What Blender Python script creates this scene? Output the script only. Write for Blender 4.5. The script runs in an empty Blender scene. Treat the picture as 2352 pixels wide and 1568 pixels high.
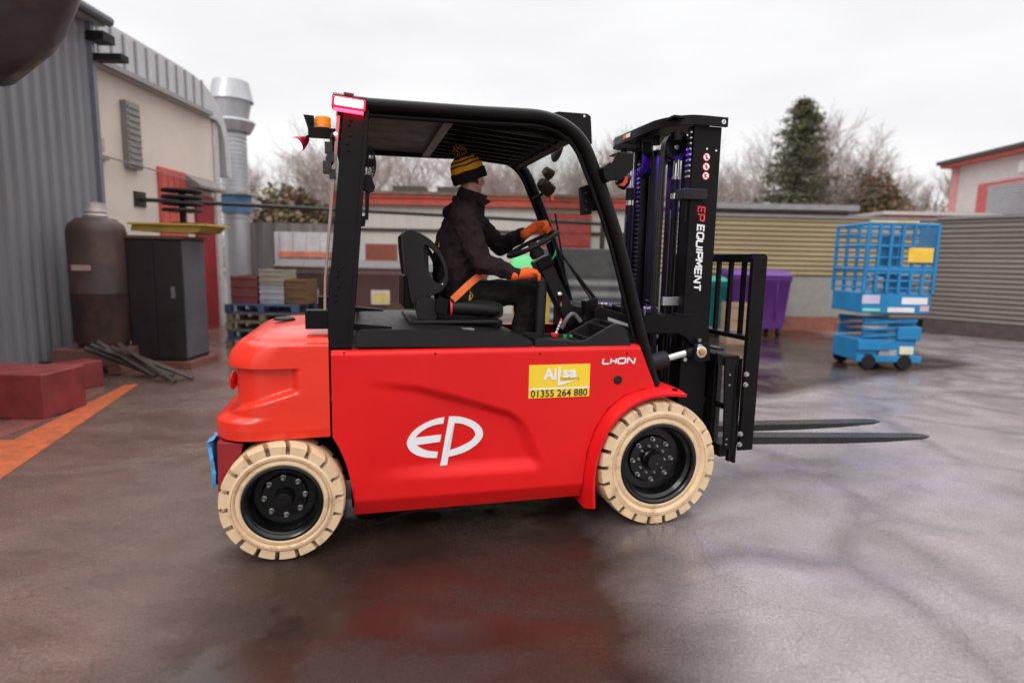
import bpy, bmesh, math, random
from math import sin, cos, pi, radians, atan, atan2, sqrt
from mathutils import Vector, Matrix
from mathutils.geometry import tessellate_polygon
SC = bpy.context.scene
COL = SC.collection
random.seed(7)

# ------------------------------------------------------------------ camera, sky, sun, exposure
FPX, CXP, CYP, CAMH = 1370.0, 1176.0, 784.0, 1.55
TH, RO = atan(189/FPX), 0.02
fw = Vector((0, cos(TH), -sin(TH))); r0 = Vector((1, 0, 0)); u0 = r0.cross(fw)
RT = cos(RO)*r0 + sin(RO)*u0; UP = -sin(RO)*r0 + cos(RO)*u0
CAM = Vector((0, 0, CAMH))
cd = bpy.data.cameras.new('camera'); cam = bpy.data.objects.new('camera', cd); COL.objects.link(cam)
cam.matrix_world = Matrix(((RT.x, UP.x, -fw.x, 0), (RT.y, UP.y, -fw.y, 0), (RT.z, UP.z, -fw.z, CAMH), (0, 0, 0, 1)))
cd.sensor_width = 36; cd.lens = FPX/2352*36; cd.clip_start = .05; cd.clip_end = 2000
cd.dof.use_dof = True; cd.dof.focus_distance = 3.45; cd.dof.aperture_fstop = .95
SC.camera = cam

wld = bpy.data.worlds.new("World"); SC.world = wld; wld.use_nodes = True
nt = wld.node_tree; nt.nodes.clear(); N = nt.nodes.new; LK = nt.links.new
SUN_EL, SUN_AZ = radians(40), radians(205)     # azimuth clockwise from +Y: behind the camera, left
out = N('ShaderNodeOutputWorld')
sky = N('ShaderNodeTexSky'); sky.sky_type = 'NISHITA'; sky.sun_disc = False
sky.sun_elevation = SUN_EL; sky.sun_rotation = SUN_AZ; sky.dust_density = 6
b1 = N('ShaderNodeBackground'); b1.inputs[1].default_value = .06; LK(sky.outputs[0], b1.inputs[0])
tc = N('ShaderNodeTexCoord'); mp = N('ShaderNodeMapping'); mp.inputs['Scale'].default_value = (1.2, 1.2, 4)
LK(tc.outputs['Generated'], mp.inputs[0])
ns = N('ShaderNodeTexNoise'); ns.inputs['Scale'].default_value = 1.6; ns.inputs['Detail'].default_value = 5
LK(mp.outputs[0], ns.inputs[0])
cr = N('ShaderNodeValToRGB'); cr.color_ramp.elements[0].position = .3; cr.color_ramp.elements[1].position = .75
cr.color_ramp.elements[0].color = (.815, .81, .825, 1); cr.color_ramp.elements[1].color = (1, 1, 1, 1)
LK(ns.outputs[0], cr.inputs[0])
sx = N('ShaderNodeSeparateXYZ'); LK(tc.outputs['Generated'], sx.inputs[0])
mr = N('ShaderNodeMapRange'); mr.inputs[1].default_value = .42; mr.inputs[2].default_value = .95
mr.inputs[3].default_value = 1.14; mr.inputs[4].default_value = 3.3; LK(sx.outputs['Z'], mr.inputs[0])
b2 = N('ShaderNodeBackground'); LK(cr.outputs[0], b2.inputs[0]); LK(mr.outputs[0], b2.inputs[1])
mx = N('ShaderNodeMixShader'); mx.inputs[0].default_value = .93
LK(b1.outputs[0], mx.inputs[1]); LK(b2.outputs[0], mx.inputs[2]); LK(mx.outputs[0], out.inputs[0])

sd = bpy.data.lights.new('sun', 'SUN'); sd.energy = 1.0; sd.angle = radians(20); sd.color = (1, .965, .92)
sun = bpy.data.objects.new('sun', sd); COL.objects.link(sun)
sv = Vector((sin(SUN_AZ)*cos(SUN_EL), cos(SUN_AZ)*cos(SUN_EL), sin(SUN_EL)))
sun.rotation_euler = sv.to_track_quat('Z', 'Y').to_euler()
sun.location = (0, 0, 20)
SC.view_settings.view_transform = 'Standard'; SC.view_settings.look = 'None'
SC.view_settings.gamma = 1; SC.view_settings.exposure = 0.0
SC.cycles.max_bounces = 8; SC.cycles.transparent_max_bounces = 24

# ------------------------------------------------------------------ measuring helpers (photo measurements on known planes)
def ray(x, y): return (x-CXP)/FPX*RT - (y-CYP)/FPX*UP + fw
def G(x, y, z=0.0):
    d = ray(x, y); return CAM + d*((z-CAMH)/d.z)
def AY(x, y, Y):
    d = ray(x, y); return CAM + d*(Y/d.y)
FO = G(650, 1290); PHI = radians(14.6)
FU = Vector((cos(PHI), sin(PHI), 0)); FV = Vector((-sin(PHI), cos(PHI), 0))
def T(x, y, v):                      # forklift-local (u, v, z) of a measured point lying in the plane v
    d = ray(x, y); t = ((FO+FV*v-CAM).dot(FV))/d.dot(FV); p = CAM+d*t-FO
    return Vector((p.dot(FU), v, p.z))
def TP(pts, v): return [(lambda q: (q.x, q.z))(T(x, y, v)) for x, y in pts]

# ------------------------------------------------------------------ materials
MATS = {}
def mat(name, col, rough=.5, metal=0., var=.12, vs=6., bump=0., bs=60., coat=0., spec=.5, rvar=.1, emit=None, es=0., stretch=(1,1,1), col2=None, dirt=0.):
    if name in MATS: return MATS[name]
    m = bpy.data.materials.new(name); m.use_nodes = True; t = m.node_tree; n = t.nodes; l = t.links
    p = n['Principled BSDF']; c = (*col, 1)
    tcn = n.new('ShaderNodeTexCoord'); mpn = n.new('ShaderNodeMapping'); mpn.inputs['Scale'].default_value = stretch
    l.new(tcn.outputs['Object'], mpn.inputs[0])
    no = n.new('ShaderNodeTexNoise'); no.inputs['Scale'].default_value = vs; no.inputs['Detail'].default_value = 6; no.inputs['Roughness'].default_value = .6
    l.new(mpn.outputs[0], no.inputs[0])
    rp = n.new('ShaderNodeValToRGB'); rp.color_ramp.elements[0].position = .32; rp.color_ramp.elements[1].position = .68
    d = col2 if col2 else tuple(x*(1-var) for x in col)
    rp.color_ramp.elements[0].color = (*d, 1)
    rp.color_ramp.elements[1].color = (*(col if col2 else tuple(min(1, x*(1+var)) for x in col)), 1)
    l.new(no.outputs[0], rp.inputs[0]); l.new(rp.outputs[0], p.inputs['Base Color'])
    r_ = n.new('ShaderNodeMapRange'); r_.inputs[1].default_value = .3; r_.inputs[2].default_value = .7
    r_.inputs[3].default_value = max(.02, rough-rvar); r_.inputs[4].default_value = min(1, rough+rvar)
    n2 = n.new('ShaderNodeTexNoise'); n2.inputs['Scale'].default_value = vs*2.7; n2.inputs['Detail'].default_value = 4
    l.new(mpn.outputs[0], n2.inputs[0]); l.new(n2.outputs[0], r_.inputs[0]); l.new(r_.outputs[0], p.inputs['Roughness'])
    p.inputs['Metallic'].default_value = metal; p.inputs['Coat Weight'].default_value = coat; p.inputs['Coat Roughness'].default_value = .08
    p.inputs['Specular IOR Level'].default_value = spec
    if bump:
        n3 = n.new('ShaderNodeTexNoise'); n3.inputs['Scale'].default_value = bs; n3.inputs['Detail'].default_value = 5
        l.new(mpn.outputs[0], n3.inputs[0])
        b = n.new('ShaderNodeBump'); b.inputs['Strength'].default_value = min(1, bump); b.inputs['Distance'].default_value = .004*max(1, bump)
        l.new(n3.outputs[0], b.inputs['Height']); l.new(b.outputs[0], p.inputs['Normal'])
    if emit: p.inputs['Emission Color'].default_value = (*emit, 1); p.inputs['Emission Strength'].default_value = es
    MATS[name] = m; return m

RED = mat('red_paint', (.69, .009, .010), .42, var=.05, vs=1.5, coat=.14, rvar=.05, bump=.12, bs=180, spec=.22)
CWR = mat('counterweight_red', (.80, .032, .013), .34, var=.05, vs=2, coat=.42, rvar=.06, bump=.35, bs=22, spec=.4)
DRED = mat('frame_red', (.25, .01, .012), .5, var=.2)
BLK = mat('black_metal', (.0055, .0044, .0046), .38, var=.3, vs=5, bump=.2, bs=250, spec=.14)
BLK2 = mat('satin_black', (.0065, .0052, .0058), .34, var=.2, vs=3, rvar=.07, spec=.17)
PLA = mat('grey_black_plastic', (.012, .010, .0115), .42, var=.15, vs=9, bump=.5, bs=420, spec=.28)
VIN = mat('seat_vinyl', (.010, .0085, .009), .38, var=.2, vs=8, bump=.3, bs=300, spec=.3)
RUB = mat('black_rubber', (.010, .009, .010), .6, var=.2, spec=.3)
TAN = mat('tan_rubber', (.70, .50, .31), .62, var=.1, vs=7, bump=.5, bs=45, rvar=.1)
def _tan():
    m = TAN; t = m.node_tree; n = t.nodes; l = t.links; p = n['Principled BSDF']
    src = p.inputs['Base Color'].links[0].from_socket
    tcn = n.new('ShaderNodeTexCoord'); no = n.new('ShaderNodeTexNoise'); no.inputs['Scale'].default_value = 9; no.inputs['Detail'].default_value = 10; no.inputs['Roughness'].default_value = .7
    l.new(tcn.outputs['Object'], no.inputs[0])
    rp = n.new('ShaderNodeValToRGB'); rp.color_ramp.elements[0].position = .53; rp.color_ramp.elements[1].position = .72
    rp.color_ramp.elements[0].color = (0, 0, 0, 1); rp.color_ramp.elements[1].color = (.75, .75, .75, 1)
    l.new(no.outputs[0], rp.inputs[0]); mixn = n.new('ShaderNodeMix'); mixn.data_type = 'RGBA'
    l.new(rp.outputs[0], mixn.inputs[0]); l.new(src, mixn.inputs[6]); mixn.inputs[7].default_value = (.24, .13, .07, 1)
    l.new(mixn.outputs[2], p.inputs['Base Color'])
_tan()
TAND = mat('dirty_tread_rubber', (.20, .13, .085), .75, var=.4, vs=30, bump=.8, bs=60, col2=(.06, .04, .03))
RIM = mat('rim_black', (.004, .004, .0045), .22, var=.2, coat=.15, spec=.35)
CHR = mat('chrome', (.72, .7, .7), .16, metal=1, var=.05)
STL = mat('zinc_steel', (.5, .48, .46), .35, metal=1, var=.15, vs=40)
ALU = mat('aluminium', (.55, .54, .53), .45, metal=.8, var=.1)
WHT = mat('white_vinyl', (.8, .79, .82), .35, var=.02)
YEL = mat('yellow_vinyl', (.86, .60, .03), .4, var=.03)
INK = mat('dark_ink', (.03, .02, .015), .5, var=.05)
SRED = mat('sticker_red', (.75, .03, .03), .4, var=.03)
GOLD = mat('passivated_gold', (.6, .35, .08), .35, metal=.9, var=.3, vs=60)
FORKM = mat('fork_steel', (.014, .012, .013), .30, var=.5, vs=14, bump=.3, bs=60, spec=.45)
GRN = mat('green_plastic', (.02, .35, .08), .4)
HOSE = mat('hose_black', (.011, .010, .0105), .38, var=.2)
AMB = mat('amber_lens', (.9, .22, .01), .15, coat=.4, emit=(1, .25, .02), es=.35)
REDL = mat('red_lens_core', (1, .1, .1), .3, emit=(1, .16, .22), es=16)
REDR = mat('red_lens_rim', (.8, .01, .03), .2, coat=.4, emit=(1, .01, .04), es=.8)
SKIN = mat('skin', (.50, .25, .18), .5, var=.12, vs=30, bump=.3, bs=120)
JKT = mat('dark_fleece', (.021, .0125, .0145), .9, var=.25, vs=14, bump=1.2, bs=26, spec=.2)
TRS = mat('black_trousers', (.009, .0078, .0072), .85, var=.3, vs=12, bump=1.4, bs=22, spec=.2)
GLV = mat('orange_glove', (.85, .115, .015), .75, var=.12, vs=25, bump=.7, bs=170)
HATB = mat('hat_black_knit', (.014, .011, .011), .95, var=.2, bump=1.0, bs=190, spec=.1)
HATY = mat('hat_yellow_knit', (.72, .33, .02), .95, var=.12, vs=40, bump=1.0, bs=190, spec=.1)
HAIR = mat('grey_hair', (.07, .055, .05), .8, var=.3, vs=60, bump=1., bs=200)
BELT = mat('orange_webbing', (.85, .17, .04), .7, var=.08, bump=.5, bs=260)
def glass():
    m = bpy.data.materials.new('clear_glass'); m.use_nodes = True; t = m.node_tree; n = t.nodes; l = t.links; n.clear()
    o = n.new('ShaderNodeOutputMaterial'); tr = n.new('ShaderNodeBsdfTransparent'); tr.inputs[0].default_value = (.86, .87, .86, 1)
    g = n.new('ShaderNodeBsdfGlossy'); g.inputs['Roughness'].default_value = .03; g.inputs[0].default_value = (1, 1, 1, 1)
    mxn = n.new('ShaderNodeMixShader'); mxn.inputs[0].default_value = .07
    l.new(tr.outputs[0], mxn.inputs[1]); l.new(g.outputs[0], mxn.inputs[2]); l.new(mxn.outputs[0], o.inputs[0])
    return m
GLASS = glass()

# ------------------------------------------------------------------ mesh builder
class MB:
    def __init__(s): s.v = []; s.f = []; s.m = []; s.ms = []
    def _mi(s, m):
        if m is None: return 0
        if m not in s.ms: s.ms.append(m)
        return s.ms.index(m)
    def add(s, vs, fs, m=None):
        o = len(s.v); s.v += [Vector(q) for q in vs]; k = s._mi(m)
        for f in fs: s.f.append([i+o for i in f]); s.m.append(k)
        return s
    def box(s, x0, x1, y0, y1, z0, z1, m=None):
        vs = [(x, y, z) for z in (z0, z1) for y in (y0, y1) for x in (x0, x1)]
        return s.add(vs, [(0, 2, 3, 1), (4, 5, 7, 6), (0, 1, 5, 4), (2, 6, 7, 3), (0, 4, 6, 2), (1, 3, 7, 5)], m)
    def obox(s, c, h, R, m=None):     # oriented box, R = 3 axes
        c = Vector(c); vs = [c + R[0]*(h[0]*a) + R[1]*(h[1]*b) + R[2]*(h[2]*d) for d in (-1, 1) for b in (-1, 1) for a in (-1, 1)]
        return s.add(vs, [(0, 2, 3, 1), (4, 5, 7, 6), (0, 1, 5, 4), (2, 6, 7, 3), (0, 4, 6, 2), (1, 3, 7, 5)], m)
    def prism(s, loops, a, b, axis='y', m=None):    # loops: outline (+ holes) of 2-D points; extruded a..b
        if not isinstance(loops[0][0], (list, tuple)): loops = [loops]
        P = {'y': lambda q, h: Vector((q[0], h, q[1])), 'x': lambda q, h: Vector((h, q[0], q[1])), 'z': lambda q, h: Vector((q[0], q[1], h))}[axis]
        flat = [q for L in loops for q in L]; n = len(flat)
        tri = tessellate_polygon([[Vector((q[0], q[1], 0)) for q in L] for L in loops])
        vs = [P(q, a) for q in flat] + [P(q, b) for q in flat]; fs = []
        for t in tri: fs.append(tuple(t)); fs.append(tuple(i+n for i in reversed(t)))
        o = 0
        for L in loops:
            k = len(L)
            for i in range(k): j = (i+1) % k; fs.append((o+i, o+j, o+j+n, o+i+n))
            o += k
        return s.add(vs, fs, m)
    def tube(s, path, r, n=10, closed=False, caps=True, m=None, flat=1.0, ref=None):
        P = [Vector(p) for p in path]; k = len(P); R = r if isinstance(r, (list, tuple)) else [r]*k
        vs = []; up = None
        for i in range(k):
            a = P[(i-1) % k] if (closed or i > 0) else P[i]; b = P[(i+1) % k] if (closed or i < k-1) else P[i]
            t = (b-a).normalized()
            if up is None:
                w = Vector(ref) if ref else (Vector((0, 0, 1)) if abs(t.z) < .9 else Vector((1, 0, 0)))
                up = (w - t*w.dot(t)).normalized()
            else: up = (up - t*up.dot(t)).normalized()
            sd_ = t.cross(up)
            for j in range(n): an = 2*pi*j/n; vs.append(P[i] + up*(cos(an)*R[i]) + sd_*(sin(an)*R[i]*flat))
        fs = []
        for i in range(k if closed else k-1):
            i2 = (i+1) % k
            for j in range(n): j2 = (j+1) % n; fs.append((i*n+j, i*n+j2, i2*n+j2, i2*n+j))
        if caps and not closed: fs.append(tuple(reversed(range(n)))); fs.append(tuple((k-1)*n+j for j in range(n)))
        return s.add(vs, fs, m)
    def lathe(s, prof, c, ax, n=32, m=None, closed=False):   # prof [(radius, height along ax)]
        c = Vector(c); ax = Vector(ax).normalized(); w = Vector((0, 0, 1)) if abs(ax.z) < .9 else Vector((1, 0, 0))
        e1 = (w-ax*w.dot(ax)).normalized(); e2 = ax.cross(e1); vs = []; k = len(prof)
        for r, h in prof:
            for j in range(n): a = 2*pi*j/n; vs.append(c+ax*h+e1*(r*cos(a))+e2*(r*sin(a)))
        fs = []
        for i in range(k if closed else k-1):
            i2 = (i+1) % k
            for j in range(n): j2 = (j+1) % n; fs.append((i*n+j, i*n+j2, i2*n+j2, i2*n+j))
        return s.add(vs, fs, m)
    def ell(s, c, r, n=16, m=None, R=None):
        c = Vector(c); r = r if isinstance(r, (list, tuple)) else (r, r, r); h = max(6, n//2); vs = []
        for i in range(h+1):
            th = pi*i/h
            for j in range(n):
                a = 2*pi*j/n; q = Vector((r[0]*sin(th)*cos(a), r[1]*sin(th)*sin(a), r[2]*cos(th)))
                vs.append(c + (R @ q if R else q))
        fs = [(i*n+j, (i+1)*n+j, (i+1)*n+(j+1) % n, i*n+(j+1) % n) for i in range(h) for j in range(n)]
        return s.add(vs, fs, m)
    def grid(s, rows, m=None, flip=False):
        k = len(rows); n = len(rows[0]); vs = [q for r in rows for q in r]
        fs = [(i*n+j, i*n+j+1, (i+1)*n+j+1, (i+1)*n+j) for i in range(k-1) for j in range(n-1)]
        if flip: fs = [tuple(reversed(f)) for f in fs]
        return s.add(vs, fs, m)
    def build(s, name, m=None, parent=None, bevel=0, ang=35, seg=2, recalc=True, loc=None, label=None):
        me = bpy.data.meshes.new(name); me.from_pydata([tuple(q) for q in s.v], [], s.f)
        if s.ms and m is None:
            for q in s.ms: me.materials.append(q)
            me.polygons.foreach_set('material_index', s.m)
        else: me.materials.append(m)
        if recalc:
            bm = bmesh.new(); bm.from_mesh(me); bmesh.ops.remove_doubles(bm, verts=bm.verts, dist=1e-5)
            bmesh.ops.recalc_face_normals(bm, faces=bm.faces); bm.to_mesh(me); bm.free()
        me.polygons.foreach_set('use_smooth', [True]*len(me.polygons))
        me.set_sharp_from_angle(angle=radians(ang))
        o = bpy.data.objects.new(name, me); COL.objects.link(o)
        if parent: o.parent = parent
        if loc is not None: o.location = loc
        if bevel:
            b = o.modifiers.new('bevel', 'BEVEL'); b.width = bevel; b.segments = seg; b.limit_method = 'ANGLE'; b.angle_limit = radians(40); b.harden_normals = True
        if label: o['label'] = label
        return o
def tag(o, label=None, cat=None, group=None, kind=None):
    if label: o['label'] = label
    if cat: o['category'] = cat
    if group: o['group'] = group
    if kind: o['kind'] = kind
    return o
def empty(name, loc, rz=0, **k):
    o = bpy.data.objects.new(name, None); COL.objects.link(o); o.location = loc; o.rotation_euler = (0, 0, rz); o.empty_display_size = .1
    return tag(o, **k)
def dup(o, parent=None, loc=None, rz=None):
    c = o.copy(); COL.objects.link(c)
    if parent: c.parent = parent
    if loc is not None: c.location = loc
    if rz is not None: c.rotation_euler = (0, 0, rz)
    for ch in list(o.children): dup(ch, c)
    return c
def bez(pts, n=6, closed=False):        # Catmull-Rom through points (any dim)
    P = [Vector(p) for p in pts]; k = len(P); o = []
    for i in range(k if closed else k-1):
        a = P[(i-1) % k] if closed or i > 0 else P[i]*2-P[i+1]; b = P[i]; c = P[(i+1) % k]; d = P[(i+2) % k] if closed or i < k-2 else c*2-b
        for j in range(n):
            t = j/n; o.append(.5*((2*b)+(c-a)*t+(2*a-5*b+4*c-d)*t*t+(3*b-a-3*c+d)*t**3))
    if not closed: o.append(P[-1])
    return o
def b2(pts, n=5, closed=False): return [(q[0], q[1]) for q in bez([(p[0], p[1]) for p in pts], n, closed)]
def ss(t): t = max(0., min(1., t)); return t*t*(3-2*t)
def lerpf(pts, x):
    if x <= pts[0][0]: return pts[0][1]
    for (a, b), (c, d) in zip(pts, pts[1:]):
        if x <= c: return b+(d-b)*(x-a)/(c-a)
    return pts[-1][1]
def textmesh(name, txt, size, m, parent, pos, right, up, bold=0., sx=1., align='CENTER', extrude=.0012, space=1.):
    cu = bpy.data.curves.new(name, 'FONT'); cu.body = txt; cu.size = size; cu.align_x = align; cu.align_y = 'CENTER'
    cu.offset = bold; cu.extrude = extrude; cu.resolution_u = 3; cu.space_character = space
    ob = bpy.data.objects.new(name, cu); COL.objects.link(ob)
    dg = bpy.context.evaluated_depsgraph_get(); me = bpy.data.meshes.new_from_object(ob.evaluated_get(dg))
    bpy.data.objects.remove(ob); right = Vector(right).normalized(); up = Vector(up).normalized(); nn = right.cross(up)
    M = Matrix(((right.x*sx, up.x, nn.x, pos[0]), (right.y*sx, up.y, nn.y, pos[1]), (right.z*sx, up.z, nn.z, pos[2]), (0, 0, 0, 1)))
    me.transform(M); me.name = name; me.materials.clear(); me.materials.append(m)
    o = bpy.data.objects.new(name, me); COL.objects.link(o)
    if parent: o.parent = parent
    return o
# ------------------------------------------------------------------ GROUND
def ground_mat():
    m = bpy.data.materials.new('wet_asphalt'); m.use_nodes = True; t = m.node_tree; n = t.nodes; l = t.links; p = n['Principled BSDF']
    tcn = n.new('ShaderNodeTexCoord'); X = tcn.outputs['Object']
    def noise(sc, det=6, rough=.6, st=(1, 1, 1), dist=0.):
        mpn = n.new('ShaderNodeMapping'); mpn.inputs['Scale'].default_value = st; l.new(X, mpn.inputs[0])
        q = n.new('ShaderNodeTexNoise'); q.inputs['Scale'].default_value = sc; q.inputs['Detail'].default_value = det; q.inputs['Roughness'].default_value = rough; q.inputs['Distortion'].default_value = dist
        l.new(mpn.outputs[0], q.inputs[0]); return q.outputs[0]
    def ramp(src, a, b, ca, cb):
        r = n.new('ShaderNodeValToRGB'); r.color_ramp.elements[0].position = a; r.color_ramp.elements[1].position = b
        r.color_ramp.elements[0].color = (*ca, 1) if not isinstance(ca, (int, float)) else (ca, ca, ca, 1); r.color_ramp.elements[1].color = (*cb, 1) if not isinstance(cb, (int, float)) else (cb, cb, cb, 1)
        l.new(src, r.inputs[0]); return r.outputs[0]
    def mix(f, a, b, mode='MIX'):
        q = n.new('ShaderNodeMix'); q.data_type = 'RGBA'; q.blend_type = mode
        if isinstance(f, (int, float)): q.inputs[0].default_value = f
        else: l.new(f, q.inputs[0])
        for i, s_ in ((6, a), (7, b)):
            if isinstance(s_, tuple): q.inputs[i].default_value = (*s_, 1)
            else: l.new(s_, q.inputs[i])
        return q.outputs[2]
    # brown left, centre painted dark as truck shade and reflection, pale worn concrete right
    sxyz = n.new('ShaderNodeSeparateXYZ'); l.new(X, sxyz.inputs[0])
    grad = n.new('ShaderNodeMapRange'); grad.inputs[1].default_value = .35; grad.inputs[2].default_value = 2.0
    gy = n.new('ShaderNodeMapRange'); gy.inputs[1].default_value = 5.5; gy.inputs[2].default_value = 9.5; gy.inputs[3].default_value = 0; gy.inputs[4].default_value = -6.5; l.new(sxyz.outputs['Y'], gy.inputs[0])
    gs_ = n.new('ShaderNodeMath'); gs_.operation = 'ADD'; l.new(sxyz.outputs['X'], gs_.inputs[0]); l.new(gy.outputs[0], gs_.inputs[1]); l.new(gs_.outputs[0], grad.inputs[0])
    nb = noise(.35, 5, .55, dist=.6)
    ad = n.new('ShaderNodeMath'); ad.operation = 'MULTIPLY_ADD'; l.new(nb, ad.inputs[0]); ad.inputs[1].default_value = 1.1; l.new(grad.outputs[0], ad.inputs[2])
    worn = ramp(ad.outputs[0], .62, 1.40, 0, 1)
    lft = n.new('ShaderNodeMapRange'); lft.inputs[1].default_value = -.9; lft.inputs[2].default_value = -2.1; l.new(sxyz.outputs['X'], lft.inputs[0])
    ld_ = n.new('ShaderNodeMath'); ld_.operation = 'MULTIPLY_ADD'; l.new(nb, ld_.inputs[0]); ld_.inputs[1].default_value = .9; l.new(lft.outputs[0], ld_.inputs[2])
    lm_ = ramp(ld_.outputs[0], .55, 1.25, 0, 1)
    truck_shade = mix(noise(1.6, 8, .65, st=(1, 1.6, 1)), (.012, .0065, .005), (.050, .029, .023))  # centre tone: the truck's shade and reflection put into the colour
    tawny = mix(noise(1.9, 8, .65, st=(1, 1.8, 1)), (.060, .036, .028), (.235, .150, .125)); brown = mix(lm_, truck_shade, tawny)
    pale = mix(noise(2.2, 8, .6), (.15, .122, .124), (.385, .335, .350))  # pale concrete, colour raised to make up for weaker sky reflection
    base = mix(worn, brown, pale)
    # gravel specks
    sp = n.new('ShaderNodeTexVoronoi'); sp.inputs['Scale'].default_value = 55; l.new(X, sp.inputs[0])
    spk = ramp(sp.outputs['Distance'], .0, .35, 1.35, .85); base = mix(.55, base, mix(1., base, spk, 'MULTIPLY')); base = mix(.5, base, mix(1., base, ramp(noise(70, 3, .8), .38, .64, .45, 1.5), 'MULTIPLY'))
    # wandering cracks and dark seams
    wp = n.new('ShaderNodeMix'); wp.data_type = 'VECTOR'; wn = n.new('ShaderNodeTexNoise'); wn.inputs['Scale'].default_value = 1.4; wn.inputs['Detail'].default_value = 6; l.new(X, wn.inputs[0]); wp.inputs[0].default_value = .33
    l.new(X, wp.inputs[4]); l.new(wn.outputs['Color'], wp.inputs[5])
    vo = n.new('ShaderNodeTexVoronoi'); vo.feature = 'DISTANCE_TO_EDGE'; vo.inputs['Scale'].default_value = 1.25; l.new(wp.outputs[1], vo.inputs[0])
    crk = ramp(vo.outputs['Distance'], .0, .11, .28, 1.); cm = ramp(noise(.8, 3), .34, .50, .0, 1.)
    crk2 = mix(cm, (1., 1., 1.), crk); base = mix(.50, base, mix(1., base, mix(worn, (1., 1., 1.), crk2), 'MULTIPLY'))
    # thin fine cracks
    vo2 = n.new('ShaderNodeTexVoronoi'); vo2.feature = 'DISTANCE_TO_EDGE'; vo2.inputs['Scale'].default_value = 2.1; l.new(wp.outputs[1], vo2.inputs[0])
    fc = ramp(vo2.outputs['Distance'], 0., .009, .35, 1.); base = mix(.30, base, mix(1., base, fc, 'MULTIPLY'))
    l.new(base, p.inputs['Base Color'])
    # wetness -> roughness
    wet = ramp(noise(.75, 8, .62, st=(1, 1.35, 1), dist=.5), .46, .55, 0, 1)
    rg = mix(wet, (.06, .06, .06), (.27, .27, .27)); fine = noise(38, 6, .7)
    rg2 = mix(.22, rg, ramp(fine, .3, .7, .05, .65)); l.new(rg2, p.inputs['Roughness'])
    p.inputs['IOR'].default_value = 1.5; p.inputs['Specular IOR Level'].default_value = .56; p.inputs['Specular Tint'].default_value = (1, .95, .96, 1)
    hgt = mix(.5, ramp(noise(120, 6, .75), .3, .7, 0, 1), ramp(noise(3, 5, .5), .3, .7, 0, 1))
    hg2 = mix(.12, hgt, crk2)
    b = n.new('ShaderNodeBump'); b.inputs['Distance'].default_value = .006; l.new(hg2, b.inputs['Height'])
    bst = n.new('ShaderNodeMapRange'); l.new(wet, bst.inputs[0]); bst.inputs[3].default_value = .12; bst.inputs[4].default_value = .60; l.new(bst.outputs[0], b.inputs['Strength'])
    l.new(b.outputs[0], p.inputs['Normal'])
    return m
gm = ground_mat()
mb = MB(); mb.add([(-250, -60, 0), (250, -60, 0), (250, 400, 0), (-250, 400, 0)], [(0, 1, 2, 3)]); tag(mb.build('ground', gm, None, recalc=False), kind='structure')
# painted marks on the yard at the left
ORP = mat('orange_road_paint', (.62, .13, .035), .42, var=.3, vs=9, bump=.3, bs=60, col2=(.30, .09, .05))
PKP = mat('faded_red_paint', (.30, .075, .06), .45, var=.3, vs=5, col2=(.13, .07, .065), bump=.3)
def sheet(name, pts, z, m): 
    mb = MB(); mb.prism([(p[0], p[1]) for p in pts], z-.003, z, 'z'); return tag(mb.build(name, m, None), kind='structure')
a, b, c, d = G(296, 878), G(262, 878), G(-60, 1080), G(-60, 1150)
sheet('painted_line', [G(285, 885), G(318, 882), G(-70, 1150), G(-150, 1100)], .005, ORP)
sheet('painted_patch', [G(250, 890), G(205, 905), G(-40, 985), G(-60, 1000), G(-200, 1010), G(-150, 1035), G(-60, 1030), G(120, 960)], .004, PKP)
sheet('painted_patch', [G(-220, 1010), G(120, 1012), G(20, 1048), G(-300, 1050)], .0075, ORP)
# ------------------------------------------------------------------ corrugated sheet helper
def corr_v(mb, p0, p1, z0, z1, pitch=.2, dep=.035, m=None, trap=True):     # vertical ribs along p0->p1
    p0, p1 = Vector((*p0, 0)), Vector((*p1, 0)); L = (p1-p0).length; d = (p1-p0)/L; nr = Vector((d.y, -d.x, 0)); n = int(L/pitch); prof = [(0, 0), (.35, 0), (.5, 1), (.85, 1), (1, 0)]
    pts = [p0+d*((i+a)*pitch)+nr*(h*dep) for i in range(n) for a, h in prof[:-1]]+[p1]
    mb.grid([[Vector((q.x, q.y, z0)) for q in pts], [Vector((q.x, q.y, z1)) for q in pts]], m)
def corr_h(mb, p0, p1, z0, z1, pitch=.11, dep=.03, m=None):
    p0, p1 = Vector((*p0, 0)), Vector((*p1, 0)); d = (p1-p0).normalized(); nr = Vector((d.y, -d.x, 0)); n = int((z1-z0)/pitch*8); rows = []
    for i in range(n+1):
        z = z0+(z1-z0)*i/n; h = dep*(.5-.5*cos(2*pi*(z-z0)/pitch)); rows.append([p0+nr*h+Vector((0, 0, z)), p1+nr*h+Vector((0, 0, z))])
    mb.grid(rows, m)
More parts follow.
